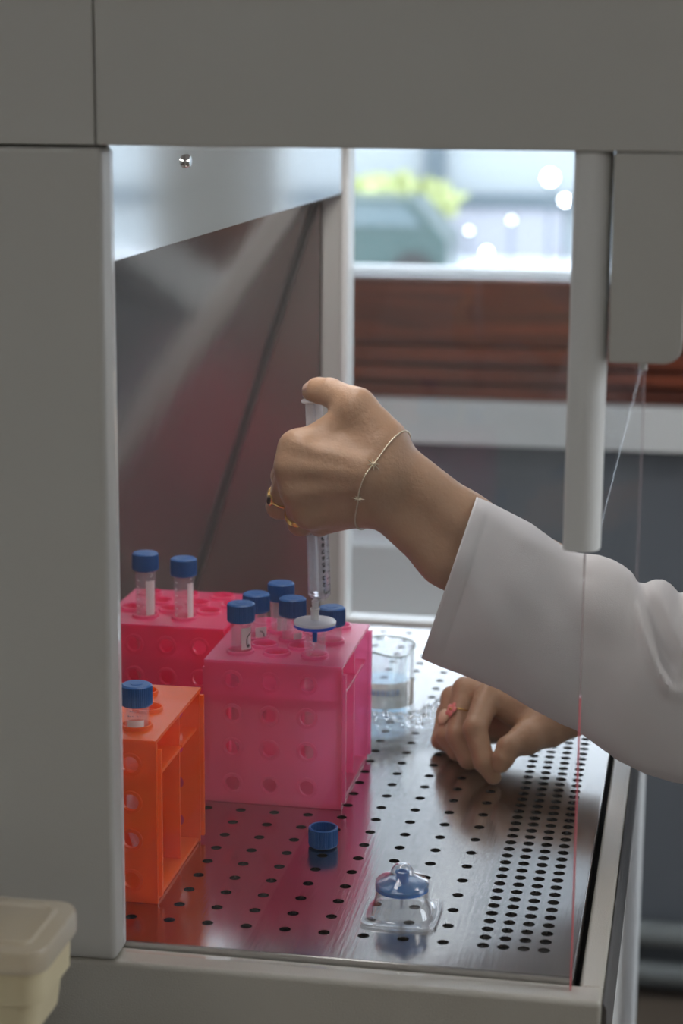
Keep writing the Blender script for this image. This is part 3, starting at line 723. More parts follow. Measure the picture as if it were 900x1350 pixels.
dm = MB()
for k in range(1, 10):
    zc = .0030+.00487*(k-.85)
    for st in DIG[k]:
        pts = [wrap_pt(A0+(.5-x)*.27, zc-(y-.5)*.0025) for x, y in st]     # turned upside down
        fine = []
        for p0, p1 in zip(pts, pts[1:]): fine += [p0.lerp(p1, q/3) for q in range(3)]
        dm.tube(fine+[pts[-1]], .00034, 5)
dm.build('scale_digits', 'ink', syr)
# syringe filter at the tip
fz0 = sA-ax*.0130
fd = S(415, 819)
fil = empty('syringe_filter', fd); tag(fil, 'round white and blue filter disc on the syringe tip above the open tube', 'filter')
fc = Vector((fd.x, YS, fd.z))
MB().lathe([(0, .0012), (.0028, .0012), (.0148, .0006), (.0155, 0), (.0155, -.0016), (0, -.0016)], fc, 48).build('upper_disc', 'white_disc', fil)
MB().lathe([(0, -.0017), (.0152, -.0017), (.0155, -.0022), (.0155, -.0036), (.0148, -.0042), (.004, -.0048), (0, -.0048)], fc, 48).build('lower_disc', 'blueglow', fil)
MB().lathe([(.0031, .0012), (.0031, .0086), (.0037, .0088), (.0037, .0098), (.0027, .0098), (.0026, .0016)], fc, 24).build('inlet_collar', 'white_disc', fil)
MB().lathe([(.0042, -.0048), (.0040, -.0062), (.0020, -.0078), (.0017, -.0155), (.0009, -.0155), (.0012, -.005)], fc, 20).build('outlet', 'blueclear', fil)

# ================================================================== BLISTER WITH FILTER ON THE TRAY
bc = Vector((.0437, .0365, 0))
bl = empty('blister_pack', bc); tag(bl, 'clear square blister pack with a domed cover on the tray front', 'blister pack')
mb = MB(); bm = mb.bm
def sq(r_, z, n=64, p=6., sc=1.):
    out = []
    for k in range(n):
        a = 2*PI*k/n; c_, s_ = math.cos(a), math.sin(a)
        q = (abs(c_)**p+abs(s_)**p)**(-1./p)
        out.append(Vector((bc.x+r_*q*c_, bc.y+r_*q*s_, z)))
    return out
lev = [sq(.0245, .0004, p=7), sq(.0246, .0020, p=7), sq(.0242, .0024, p=7), sq(.0215, .0020, p=4), sq(.0195, .0030, p=2.6), sq(.0185, .0075, p=2.1), sq(.0172, .0120, p=2), sq(.0166, .0165, p=2), sq(.0172, .0172, p=2), sq(.0172, .0225, p=2), sq(.0160, .0240, p=2), sq(.0105, .0262, p=2), sq(.0078, .0282, p=2), sq(.0070, .0312, p=2), sq(.0048, .0338, p=2), sq(.0018, .0347, p=2)]
rings = [[bm.verts.new(v) for v in L] for L in lev]
for A, B in zip(rings, rings[1:]):
    for k in range(64): bm.faces.new((A[k], A[(k+1) % 64], B[(k+1) % 64], B[k]))
bm.faces.new(rings[-1])
o = mb.build('moulded_shell', 'clear', bl)
md = o.modifiers.new('th', 'SOLIDIFY'); md.thickness = .0004
sf = empty('syringe_filter', bc); tag(sf, 'blue filter disc packed inside the clear blister on the tray front', 'filter')
MB().lathe([(0, .0178), (.0162, .0178), (.0166, .0184), (.0166, .0200), (.0160, .0206), (.006, .0222), (0, .0222)], bc, 48).build('disc', 'blueclear', sf)
MB().lathe([(.0166, .0176), (.0169, .0178), (.0169, .0192), (.0166, .0194)], bc, 48, closed=True).build('disc_rim', 'blue2', sf)
MB().lathe([(.0040, .0222), (.0040, .0285), (.0046, .0288), (.0046, .0298), (.0030, .0300), (.0030, .0222)], bc, 24).build('inlet_collar', 'blueclear', sf)
MB().lathe([(.0030, .0178), (.0026, .0120), (.0018, .0110), (.0018, .0040), (.0009, .0040), (.0012, .0178)], bc, 16).build('outlet', 'syr', sf)

# ================================================================== BEAKER, WRAPPER
bk = Vector((-.0340, .4450, 0))
be = empty('beaker', bk); tag(be, 'small clear glass beaker with printed band behind the pink rack', 'beaker')
mb = MB()
rb = .0255
prof = [(0, .0004), (rb-.003, .0004), (rb, .003), (rb, .058), (rb+.0012, .0605), (rb+.0006, .0612), (rb-.0016, .059), (rb-.0016, .004), (rb-.004, .0022), (0, .0022)]
mb.lathe(prof, bk, 64)
sd = Vector((.55, -.83, 0)).normalized()
for v in mb.bm.verts:
    d = v.co-bk; hz = max(0, (d.z-.046)/.015); rr = d.xy.to_3d()
    if rr.length > .01 and hz > 0:
        c_ = rr.normalized().dot(sd)
        if c_ > .75: v.co += sd*((c_-.75)/.25)**1.5*.008*hz**1.5 - Vector((0, 0, ((c_-.75)/.25)*.002*hz))
mb.build('glass_body', 'bglass', be)
MB().tube([bk+Vector((math.cos(q), math.sin(q), 0))*(rb+.0006)+sd*(max(0, math.cos(q-math.atan2(sd.y, sd.x))-.75)/.25)**1.5*.0078+Vector((0, 0, .0608-max(0, math.cos(q-math.atan2(sd.y, sd.x))-.75)/.25*.002)) for q in np.linspace(0, 2*PI, 72, endpoint=False)], .0007, 8, True).build('rim', 'rimglass', be)
MB().lathe([(0, .0024), (rb-.0045, .0024), (rb-.0018, .0045), (rb-.0018, .030), (0, .030)], bk, 48).build('liquid', 'water', be)
band(bk, rb+.0001, -PI*.95, -PI*.02, .012, .034, 'frosted_band', 'frost', be, 30)
mb = MB()
for k in range(7):
    a = -PI*.62+k*.16; z = .0235
    pts = [(0, 0), (0, .005), (.07, .005), (.07, 0)] if k % 2 else [(0, .005), (0, 0), (.07, .0005), (.07, .005)]
    mb.tube([bk+Vector(((rb+.0004)*math.cos(a+q), (rb+.0004)*math.sin(a+q), z+w_)) for q, w_ in pts], .00055, 5)
mb.build('print', 'blueink', be)
# crumpled clear wrapper
wr = MB(); bm = wr.bm
NU, NV = 46, 26
P00 = atz(545, 958); Cn = Vector((.004, .415, 0))
grid = []
for i in range(NU):
    row = []
    s_ = i/(NU-1)
    base = Vector((-.036, .372, 0)).lerp(Vector((.036, .448, 0)), s_)
    dirp = Vector((.072, .076, 0)).normalized(); nrm = Vector((-dirp.y, dirp.x, 0))
    wid = .019+.004*math.sin(s_*7)
    for j in range(NV):
        a = (j/(NV-1)-.5)*PI*1.04
        hgt = (.016+.004*math.sin(s_*9+.5))*max(0, math.cos(a))**.8
        q = base+nrm*(math.sin(a)*wid)+Vector((0, 0, .0006+max(0, hgt+.0016*math.sin(j*1.3+i*.5)*math.cos(a)+.0011*math.sin(i*1.1-j*.7)*math.cos(a))))
        row.append(bm.verts.new(q))
    grid.append(row)
for i in range(NU-1):
    for j in range(NV-1): bm.faces.new((grid[i][j], grid[i+1][j], grid[i+1][j+1], grid[i][j+1]))
o = wr.build('plastic_wrapper', 'film', None, True, 60)
tag(o, 'crumpled clear plastic wrapper lying between beaker and resting hand', 'wrapper')
md = o.modifiers.new('th', 'SOLIDIFY'); md.thickness = .0002; md.offset = 1

# ================================================================== TUB IN FRONT
bench = empty('side_bench', (-.40, -.40, FZ)); tag(bench, 'grey side bench in front of the cabinet carrying the plastic tubs', 'bench')
MB().box((-.95, -.72, -.090), (-.088, -.075, -.060), .003).build('bench_top', 'bench', bench)
for (x, y) in ((-.9, -.67), (-.14, -.67), (-.9, -.12), (-.14, -.12)): MB().box((x-.02, y-.02, FZ), (x+.02, y+.02, -.090)).build('leg', 'pipe', bench)
TB = (-.268, -.1045, -.2330, -.1620)
def rr_loft(levels, name, mat, parent, n=6, cap=True):
    mb = MB(); bm = mb.bm; rings = []
    for (ins, z, r) in levels:
        rings.append([bm.verts.new((x, y, z)) for x, y in rrect(TB[0]+ins, TB[1]-ins, TB[2]+ins, TB[3]-ins, r, n)])
    for A, B in zip(rings, rings[1:]):
        for k in range(len(A)): bm.faces.new((A[k-1], A[k], B[k], B[k-1]))
    bm.faces.new(rings[0][::-1]); bm.faces.new(rings[-1])
    return mb.build(name, mat, parent, True, 40)
tub = empty('lidded_tub', (-.18, -.2, .026)); tag(tub, 'beige plastic tub with a frosted lid in front of the cabinet', 'tub')
rr_loft([(.011, .0262, .008), (.010, .027, .009), (.0075, .046, .010), (.004, .0475, .011), (.003, .069, .012), (.003, .0695, .012)], 'tub_body', 'tub', tub)
rr_loft([(.0015, .0665, .012), (.0002, .0672, .013), (0, .077, .013), (.0012, .0795, .012), (.008, .0800, .008), (.009, .0800, .007), (.0102, .0816, .006), (.0125, .0816, .005), (.0135, .0800, .005), (.017, .0798, .004)], 'lid', 'lid', tub)
tu2 = empty('storage_tub', (-.18, -.2, -.06)); tag(tu2, 'grey blue plastic tub under the beige lidded tub', 'tub')
rr_loft([(.022, -.0598, .01), (.020, -.055, .012), (.0165, .020, .012), (.0165, .0235, .012), (.018, .0258, .012)], 'tub_body', 'greyblue', tu2)

# ================================================================== PERSON  (distance-field body)
def smin(a, b, k):
    h = np.maximum(k-np.abs(a-b), 0)/k
    return np.minimum(a, b)-h*h*k*.25
class Field:
    """list of groups; each group = (k, prims); prim = (a, b, ra, rb)"""
    def __init__(s): s.palm = []; s.fingers = []; s.kp = .010; s.kf = .005; s.kj = .0025
    def cap(s, P, a, b, ra, rb):
        ba = b-a; L = max(1e-12, float(ba@ba))
        pa = P-a; t_ = np.clip((pa@ba)/L, 0, 1)
        return np.linalg.norm(pa-t_[..., None]*ba, axis=-1)-(ra+(rb-ra)*t_)
    def ev(s, P):
        d = None
        for (a, b, ra, rb) in s.palm:
            q = s.cap(P, a, b, ra, rb); d = q if d is None else smin(d, q, s.kp)
        out = d
        for ch in s.fingers:
            f = None
            for (a, b, ra, rb) in ch:
                q = s.cap(P, a, b, ra, rb); f = q if f is None else smin(f, q, s.kj)
            out = np.minimum(out, smin(d, f, s.kf))
        return out
def surface_nets(field, lo, hi, h, cut=None):
    """field(P)->d ; block-sparse evaluation on a grid, returns verts, quads"""
    lo = np.array(lo, float); n = np.ceil((np.array(hi)-lo)/h).astype(int)+1
    B = 12
    V = {}; 
    D = np.full(n, 9., np.float32)
    for i in range(0, n[0], B):
        for j in range(0, n[1], B):
            for k in range(0, n[2], B):
                e = np.minimum([i+B, j+B, k+B], n)
                c = lo+h*(np.array([i, j, k])+e-1)/2.
                if abs(field(c[None])[0]) > h*B*.95: 
                    D[i:e[0], j:e[1], k:e[2]] = np.sign(field(c[None])[0])*9.; continue
                g = np.stack(np.meshgrid(np.arange(i, e[0]), np.arange(j, e[1]), np.arange(k, e[2]), indexing='ij'), -1)*h+lo
                D[i:e[0], j:e[1], k:e[2]] = field(g.reshape(-1, 3)).reshape(g.shape[:3])
    s = D < 0
    cells = np.zeros(n-1, np.uint8)
    for dx in (0, 1):
        for dy in (0, 1):
            for dz in (0, 1): cells += s[dx:n[0]-1+dx, dy:n[1]-1+dy, dz:n[2]-1+dz]
    act = (cells > 0) & (cells < 8)
    idx = -np.ones(n-1, np.int64); ii = np.argwhere(act); idx[act] = np.arange(len(ii))
    P = lo+h*(ii+.5)
    for _ in range(4):
        d = field(P); g = np.zeros_like(P); e = h*.3
        for a in range(3):
            q = P.copy(); q[:, a] += e; g[:, a] = (field(q)-d)/e
        gn = np.maximum(np.linalg.norm(g, axis=1), .3)
        st = -(d/gn**2)[:, None]*g
        ln = np.linalg.norm(st, axis=1); st *= np.minimum(1, .6*h/np.maximum(ln, 1e-12))[:, None]
        P = P+st
    quads = []
    for a in range(3):
        b, c = (a+1) % 3, (a+2) % 3
        sl0 = [slice(None)]*3; sl1 = [slice(None)]*3; sl0[a] = slice(0, n[a]-1); sl1[a] = slice(1, n[a])
        s0 = s[tuple(sl0)]; s1 = s[tuple(sl1)]
        E_ = np.argwhere(s0 != s1); E_ = E_[(E_[:, b] > 0) & (E_[:, c] > 0) & (E_[:, b] < n[b]-1) & (E_[:, c] < n[c]-1)]
        ins = s0[tuple(E_.T)]
        def off(db, dc):
            q = E_.copy(); q[:, b] -= db; q[:, c] -= dc; return idx[tuple(q.T)]
        q = np.stack([off(0, 0), off(1, 0), off(1, 1), off(0, 1)], 1)
        q[~ins] = q[~ins][:, ::-1]
        quads.append(q)
    Qd = np.concatenate(quads); Qd = Qd[(Qd >= 0).all(1)]
    return P, Qd
def J(u, v, y, r, zmin=None):
    p = np.array(at(u, v, y))
    if zmin is not None: p[2] = max(p[2], r+zmin)
    return (p, r)
def seg(A, B): return (A[0], B[0], A[1], B[1])
def chain(*js): return [seg(a, b) for a, b in zip(js, js[1:])]

YO = .008
def jl(u, v, y, r): return J(u, v, y+YO, r)
LH = Field(); LH.kp = .0105
ELB_L = np.array([.262, .205, .088]); 
palm = LH.palm
Wt = jl(512, 609, .198, .0188); Wb = jl(496, 649, .198, .0188)
F1 = jl(612, 690, .197, .0200); F2 = jl(590, 733, .197, .0200)
E1 = (ELB_L+np.array([0, 0, .012]), .036); E2 = (ELB_L-np.array([0, 0, .010]), .036)
palm += [seg(Wt, F1), seg(F1, E1), seg(Wb, F2), seg(F2, E2)]
palm += [seg(jl(504, 604, .193, .0160), jl(391, 591, .190, .0106))]
palm += [seg(jl(502, 625, .187, .0165), jl(387, 617, .184, .0108))]
palm += [seg(jl(499, 645, .190, .0160), jl(393, 648, .185, .0106))]
palm += [seg(jl(492, 660, .195, .0155), jl(409, 676, .190, .0105))]
palm += [seg(jl(474, 667, .203, .0140), jl(426, 689, .204, .0090))]
palm += [seg(jl(503, 581, .199, .0175), jl(469, 538, .203, .0138))]
palm += [seg(jl(455, 551, .203, .0098), jl(405, 585, .195, .0098))]
palm += [seg(jl(388, 589, .185, .0092), jl(388, 589, .184, .0092)), seg(jl(381, 617, .178, .0088), jl(381, 617, .1785, .0088)), seg(jl(389, 649, .178, .0085), jl(389, 649, .1785, .0085)), seg(jl(406, 676, .185, .0085), jl(406, 676, .1855, .0085))]
# extensor tendons
palm += [seg(jl(480, 612, .1735, .0030), jl(400, 592, .1775, .0030)), seg(jl(480, 628, .1700, .0030), jl(396, 617, .1735, .0030)), seg(jl(476, 642, .173, .0030), jl(402, 647, .1750, .0030))]
LH.kf = .004
LFi = [jl(389, 592, .190, .0102), jl(374, 628, .217, .0090), jl(386, 642, .239, .0080), jl(407, 648, .2435, .0072)]
LFm = [jl(384, 617, .184, .0104), jl(368, 667, .208, .0092), jl(388, 674, .2385, .0080), jl(410, 668, .2440, .0072)]
LFr = [jl(391, 648, .184, .0103), jl(396, 690, .206, .0088), jl(410, 691, .2345, .0077), jl(425, 683, .2390, .0070)]
LFp = [jl(408, 676, .190, .0098), jl(421, 692, .212, .0078), jl(432, 691, .2290, .0066), jl(441, 685, .2290, .0060)]
LTh = [jl(470, 537, .203, .0135), jl(434, 517, .2125, .0098), jl(420, 515, .217, .0090), jl(410.5, 516.5, .2205, .0068)]
LH.fingers = [chain(*LFi), chain(*LFm), chain(*LFr), chain(*LFp), chain(*LTh)]
RH = Field(); RH.kp = .0075
def jr(u, v, y, r): return J(u, v, y, r, .0006)
ELB_R = np.array([.345, .455, .115])
Wa = jr(740, 945, .348, .0175); Wc = jr(726, 951, .326, .0178)
Fa = (Wa[0]+.42*(ELB_R-Wa[0])+np.array([0, .008, .006]), .024); Fc = (Wc[0]+.42*(ELB_R-Wc[0])+np.array([0, -.006, .004]), .024)
RH.palm += [seg(Wa, Fa), seg(Fa, (ELB_R, .038)), seg(Wc, Fc), seg(Fc, (ELB_R-np.array([0, .012, 0]), .036))]
RH.palm += [seg(jr(722, 945, .332, .0165), jr(646, 917, .333, .0108)), seg(jr(726, 938, .346, .0165), jr(616, 911, .353, .0108)), seg(jr(731, 940, .357, .0155), jr(600, 922, .368, .0102)), seg(jr(734, 948, .364, .0145), jr(594, 942, .380, .0095))]
RH.palm += [seg(jr(716, 958, .324, .0160), jr(694, 974, .303, .0120)), seg(jr(700, 952, .326, .0105), jr(658, 930, .332, .0080))]
RH.palm += [seg(jr(716, 958, .336, .0130), jr(640, 958, .348, .0110)), seg(jr(722, 955, .346, .0120), jr(620, 966, .362, .0105))]
RH.kf = .0045
RFi = [jr(643, 918, .331, .0106), jr(626, 961, .300, .0091), jr(638, 1004, .288, .0080), jr(650, 1027, .2895, .0062)]
RFm = [jr(613, 911, .352, .0104), jr(603, 970, .322, .0088), jr(617, 1000, .3165, .0077), jr(631, 1010, .3220, .0066)]
RFr = [jr(597, 921, .368, .0098), jr(589, 970, .342, .0084), jr(602, 990, .3375, .0073), jr(616, 997, .3420, .0064)]
RFp = [jr(590, 940, .380, .0090), jr(581, 976, .360, .0076), jr(592, 992, .3555, .0066), jr(603, 996, .3570, .0058)]
RTh = [jr(693, 973, .303, .0118), jr(670, 986, .2885, .0088), jr(663, 1000, .2845, .0080), jr(660, 1008, .2835, .0064)]
RH.fingers = [chain(*RFi), chain(*RFm), chain(*RFr), chain(*RFp), chain(*RTh)]
verts = []; faces = []
def addmesh(P, Qd):
    o_ = len(verts); verts.extend(map(tuple, P)); faces.extend([tuple(int(x)+o_ for x in q) for q in Qd])
addmesh(*surface_nets(LH.ev, (-.100, .155, .075), (.262, .275, .335), .00165))
addmesh(*surface_nets(RH.ev, (.010, .255, -.004), (.345, .50, .155), .00165))
# torso, head and legs (coarser)
BD = Field(); BD.kp = .05
SH_L = np.array([.435, .235, .345]); SH_R = np.array([.445, .565, .345])
def v3(*a): return np.array(a, float)
BD.palm = [(v3(.45, .40, .30), v3(.47, .40, .05), .10, .095), (v3(.46, .32, .31), v3(.47, .33, .05), .085, .08), (v3(.46, .48, .31), v3(.47, .47, .05), .085, .08),
           (v3(.47, .33, .02), v3(.47, .34, -.06), .095, .10), (v3(.47, .47, .02), v3(.47, .46, -.06), .095, .10),
           (v3(.445, .40, .34), v3(.425, .40, .46), .055, .048)]
limbs = [[(SH_L, ELB_L, .048, .036)], [(SH_R, ELB_R, .048, .038)],
         [(v3(.47, .325, -.08), v3(.455, .325, -.47), .085, .052), (v3(.455, .325, -.47), v3(.49, .325, -.84), .052, .034), (v3(.49, .325, -.855), v3(.36, .315, -.885), .032, .022)],
         [(v3(.47, .475, -.08), v3(.455, .475, -.47), .085, .052), (v3(.455, .475, -.47), v3(.49, .475, -.84), .052, .034), (v3(.49, .475, -.855), v3(.36, .485, -.885), .032, .022)]]
BD.fingers = limbs; BD.kf = .03; BD.kj = .02
HC = v3(.400, .40, .548)
def ell(P, c, r):
    q = (P-c)/r; k0 = np.linalg.norm(q, axis=-1); k1 = np.linalg.norm((P-c)/(np.array(r)**2), axis=-1)
    return k0*(k0-1)/np.maximum(k1, 1e-9)
def headf(P):
    d = ell(P, HC+v3(.014, 0, .02), v3(.092, .074, .092))
    d = smin(d, ell(P, HC+v3(-.022, 0, -.038), v3(.060, .052, .068)), .03)
    d = smin(d, BD.cap(P, HC+v3(-.084, 0, -.004), HC+v3(-.100, 0, -.030), .007, .011), .012)      # nose
    for s_ in (-1, 1):
        d = smin(d, ell(P, HC+v3(.012, s_*.074, -.012), v3(.016, .008, .028)), .006)                # ears
        d = np.maximum(d, -(np.linalg.norm(P-(HC+v3(-.094, s_*.031, .006)), axis=-1)-.014))         # eye sockets
    d = smin(d, ell(P, HC+v3(-.079, 0, -.058), v3(.010, .022, .007)), .008)                        # lips
    return d
def bodyf(P): return smin(BD.ev(P), headf(P), .02)
addmesh(*surface_nets(bodyf, (.22, .16, -.912), (.60, .66, .70), .0075))
me = bpy.data.meshes.new('person'); me.from_pydata(verts, [], faces)
person = link('person', me, 'skin', None, True, 180)
for p in me.polygons: p.use_smooth = True
tag(person, 'person in a white lab coat pressing a syringe, other hand resting on the tray', 'person')
def bridge():
    bm = bmesh.new(); bm.from_mesh(me)
    for E_, dirv in ((ELB_L, np.array([1., 0, 0])), (ELB_R, np.array([1., 0, 0]))): pass
    bm.free()
person_field = lambda P: min(LH.ev(P[None])[0], RH.ev(P[None])[0])
# --- eyes, hair, nails
for s_ in (-1, 1):
    b = bmesh.new(); bmesh.ops.create_uvsphere(b, u_segments=16, v_segments=10, radius=.0125); bmesh.ops.translate(b, verts=b.verts, vec=Vector(HC+v3(-.079, s_*.031, .006)))
    ey = MB().add(b).build('eye', 'eye', person)
    b = bmesh.new(); bmesh.ops.create_uvsphere(b, u_segments=12, v_segments=8, radius=.006); bmesh.ops.translate(b, verts=b.verts, vec=Vector(HC+v3(-.0868, s_*.031, .005)))
    MB().add(b).build('iris', 'iris', ey)
b = bmesh.new(); bmesh.ops.create_uvsphere(b, u_segments=16, v_segments=8, radius=1.)
for v in b.verts: v.co = Vector(HC+v3(-.0855, 0, -.058))+Vector((v.co.x*.006, v.co.y*.021, v.co.z*.0065))
MB().add(b).build('lips', 'lip', person)
def hairf(P):
    d = ell(P, HC+v3(.026, 0, .030), v3(.096, .084, .098))
    d = smin(d, ell(P, HC+v3(.070, 0, -.060), v3(.045, .072, .13)), .04)
    d = np.maximum(d, -ell(P, HC+v3(-.075, 0, -.045), v3(.085, .066, .105)))
    return d
P, Qd = surface_nets(hairf, HC-.2, HC+.2, .006)
hm = bpy.data.meshes.new('hair'); hm.from_pydata([tuple(x) for x in P], [], [tuple(map(int, q)) for q in Qd]); link('hair', hm, 'hair', person, True, 180)

def skin_hit(field, p, d, start=.03):
    """march from p+d*start back toward p until the skin"""
    p = np.array(p, float); d = np.array(d, float); d /= np.linalg.norm(d)
    t_ = start
    for _ in range(60):
        q = field.ev((p+d*t_)[None])[0]
        t_ -= q*.7
        if abs(q) < 2e-5: break
    return p+d*t_
def nail(field, joint_a, joint_b, out, w=.0055, l=.0075, name='fingernail'):
    """curved nail plate on the last phalanx; out = outward direction"""
    a, b = joint_a[0], joint_b[0]; ax_ = (b-a)/np.linalg.norm(b-a); out = np.array(out, float); out -= ax_*(out@ax_); out /= np.linalg.norm(out)
    sd_ = np.cross(ax_, out); r = joint_b[1]
    mb = MB(); bm = mb.bm; g = []
    for i in range(7):
        row = []
        for j in range(9):
            s_ = (j/8-.5)*2; tt_ = i/6
            wid = (.9+.1*math.sin(PI*tt_))*.95
            dd = out*math.cos(s_*wid)+sd_*math.sin(s_*wid)
            base = b+ax_*((tt_-.55)*l)
            q = skin_hit(field, base, dd, .016)+dd*(.00035+.0002*(1-s_*s_))
            row.append(bm.verts.new(q))
        g.append(row)
    for i in range(6):
        for j in range(8): bm.faces.new((g[i][j], g[i][j+1], g[i+1][j+1], g[i+1][j]))
    o_ = mb.build(name, 'nail', person, True, 60); md_ = o_.modifiers.new('t', 'SOLIDIFY'); md_.thickness = .0004; return o_
nail(LH, LTh[2], LTh[3], (-.35, -.25, .9))

# --- rings
def ring_on(field, A, B, t_, name, mat, tubes_=1, rad=.0009, lift=.0004):
    a, b = np.array(A[0]), np.array(B[0]); c = a+(b-a)*t_; ax_ = (b-a)/np.linalg.norm(b-a)
    r = A[1]+(B[1]-A[1])*t_+lift
    u_ = np.array(Vector(ax_).orthogonal().normalized()); w_ = np.cross(ax_, u_)
    mb = MB()
    for k in range(tubes_):
        o_ = ax_*(k-(tubes_-1)/2)*rad*2.0
        mb.tube([c+o_+(u_*math.cos(q)+w_*math.sin(q))*r for q in np.linspace(0, 2*PI, 40, endpoint=False)], rad, 8, True)
    return mb.build(name, mat, person), c, ax_, r
def gem(c, nrm, upv, rx, ry, h_, mat, parent, name='stone'):
    nrm = Vector(nrm).normalized(); upv = Vector(upv); upv = (upv-nrm*upv.dot(nrm)).normalized(); sdv = nrm.cross(upv)
    mb = MB(); bm = mb.bm; rings = []
    for k in range(6):
        a = k/5*PI/2
        rings.append([bm.verts.new(Vector(c)+sdv*(rx*math.cos(a)*math.cos(q))+upv*(ry*math.cos(a)*math.sin(q))+nrm*(h_*math.sin(a))) for q in np.linspace(0, 2*PI, 20, endpoint=False)] if k < 5 else [bm.verts.new(Vector(c)+nrm*h_)])
    bm.faces.new(rings[0][::-1])
    for A, B in zip(rings, rings[1:]):
        for k in range(20):
            if len(B) == 1: bm.faces.new((A[k], A[(k+1) % 20], B[0]))
            else: bm.faces.new((A[k], A[(k+1) % 20], B[(k+1) % 20], B[k]))
    return mb.build(name, mat, parent, True, 60)
r1, c_, ax_, r = ring_on(LH, LFm[0], LFm[1], .74, 'ring', 'gold', 1, .0010)
tag(r1, 'gold ring with black oval stone')
tgt = np.array(at(357.5, 662, c_[1]-.004)); d_ = tgt-c_; d_ -= ax_*(d_@ax_); d_ /= np.linalg.norm(d_)
gem(c_+d_*(r+.0004), d_, ax_, .0036, .0050, .0014, 'gold', r1, 'bezel'); gem(c_+d_*(r+.0010), d_, ax_, .0025, .0038, .0016, 'onyx', r1)
r2, c_, ax_, r = ring_on(LH, LFr[0], LFr[1], .72, 'ring', 'gold', 2, .0011); tag(r2, 'double band gold ring')
r2b, _, _, _ = ring_on(LH, LFi[0], LFi[1], .55, 'ring', 'gold', 1, .0005); tag(r2b, 'thin gold ring')
r3, c_, ax_, r = ring_on(RH, RFm[0], RFm[1], .55, 'ring', 'gold', 1, .0006); tag(r3, 'thin gold ring with a coral flower')
tgt = np.array(at(596, 940, c_[1]-.006)); d_ = tgt-c_; d_ -= ax_*(d_@ax_); d_ /= np.linalg.norm(d_); d_ = Vector(d_)
fcx = Vector(c_)+d_*(r+.0008)
ptl = MB(); e1 = Vector(ax_); e2 = d_.cross(e1)
fl = None
for k in range(5):
    a = 2*PI*k/5; pc = fcx+(e1*math.cos(a)+e2*math.sin(a))*.0034
    bb = bmesh.new(); bmesh.ops.create_uvsphere(bb, u_segments=12, v_segments=8, radius=1.)
    rad_ = e1*math.cos(a)+e2*math.sin(a); tan_ = d_.cross(rad_)
    mt = Matrix(((rad_.x*.0030, tan_.x*.0026, d_.x*.0009, pc.x), (rad_.y*.0030, tan_.y*.0026, d_.y*.0009, pc.y), (rad_.z*.0030, tan_.z*.0026, d_.z*.0009, pc.z), (0, 0, 0, 1)))
    ptl.add(bb, mt)
ptl.build('flower', 'coral', r3); gem(fcx+d_*.0006, d_, e1, .0013, .0013, .0010, 'gold', r3, 'flower_centre')
r4, c_, ax_, r = ring_on(RH, RFr[0], RFr[1], .66, 'ring', 'gold', 1, .0006); tag(r4, 'thin gold ring with a beige oval stone')
tgt = np.array(at(583.5, 958, c_[1]-.011)); d_ = tgt-c_; d_ -= ax_*(d_@ax_); d_ /= np.linalg.norm(d_)
gem(c_+d_*(r+.0002), d_, ax_, .0046, .0072, .0026, 'beige_stone', r4)

# --- bracelet
bA = np.array(jl(531, 577, .196, 0)[0]); bB = np.array(jl(485, 684, .199, 0)[0]); bF = np.array(jl(486, 630, .172, 0)[0])
cen = .5*(np.array(jl(508, 631, .200, 0)[0])+.5*(bA+bB))
nb = np.cross(bB-bA, bF-bA); nb /= np.linalg.norm(nb)
cen = cen-nb*((cen-bA)@nb)
e1 = (bA-cen)/np.linalg.norm(bA-cen); e2 = np.cross(nb, e1)
pts = []
NB = 220
for k in range(NB):
    a = 2*PI*k/NB; d_ = e1*math.cos(a)+e2*math.sin(a)
    pts.append(skin_hit(LH, cen, d_, .06)+d_*.0009)
br = MB().tube(pts, lambda i: .00068 if i % 2 else .00030, 6, True).build('bracelet', 'silver', person); tag(br, 'fine pale gold chain bracelet with star charms')
uv = [proj(p) for p in pts]
def star(i0, parent, R0=.0040):
    p = Vector(pts[i0]); q0 = np.array(p); nrm_ = Vector([LH.ev((q0+np.eye(3)[a]*.002)[None])[0]-LH.ev((q0-np.eye(3)[a]*.002)[None])[0] for a in range(3)]).normalized(); tg = (Vector(pts[(i0+1) % NB])-Vector(pts[i0-1])).normalized(); tg = (tg-nrm_*tg.dot(nrm_)).normalized(); s_ = nrm_.cross(tg)
    mb = MB(); bm = mb.bm; top = bm.verts.new(p+nrm_*.0024); bot = bm.verts.new(p+nrm_*.0004); rim = []
    for k in range(16):
        a = 2*PI*k/16; rr = R0 if k % 4 == 0 else (R0*.72 if k % 2 == 0 else R0*.27)
        rim.append(bm.verts.new(p+nrm_*.0012+(tg*math.cos(a)+s_*math.sin(a))*rr))
    for k in range(16): bm.faces.new((rim[k], rim[(k+1) % 16], top)); bm.faces.new((rim[(k+1) % 16], rim[k], bot))
    mb.build('star_charm', 'silver', parent, False)
for (u, v) in ((491, 613), (481, 656)):
    cand = [(math.hypot(x-u, y-v), i) for i, (x, y) in enumerate(uv) if pts[i][1] < cen[1]]
    star(min(cand)[1], br, .0064 if v < 630 else .0052)

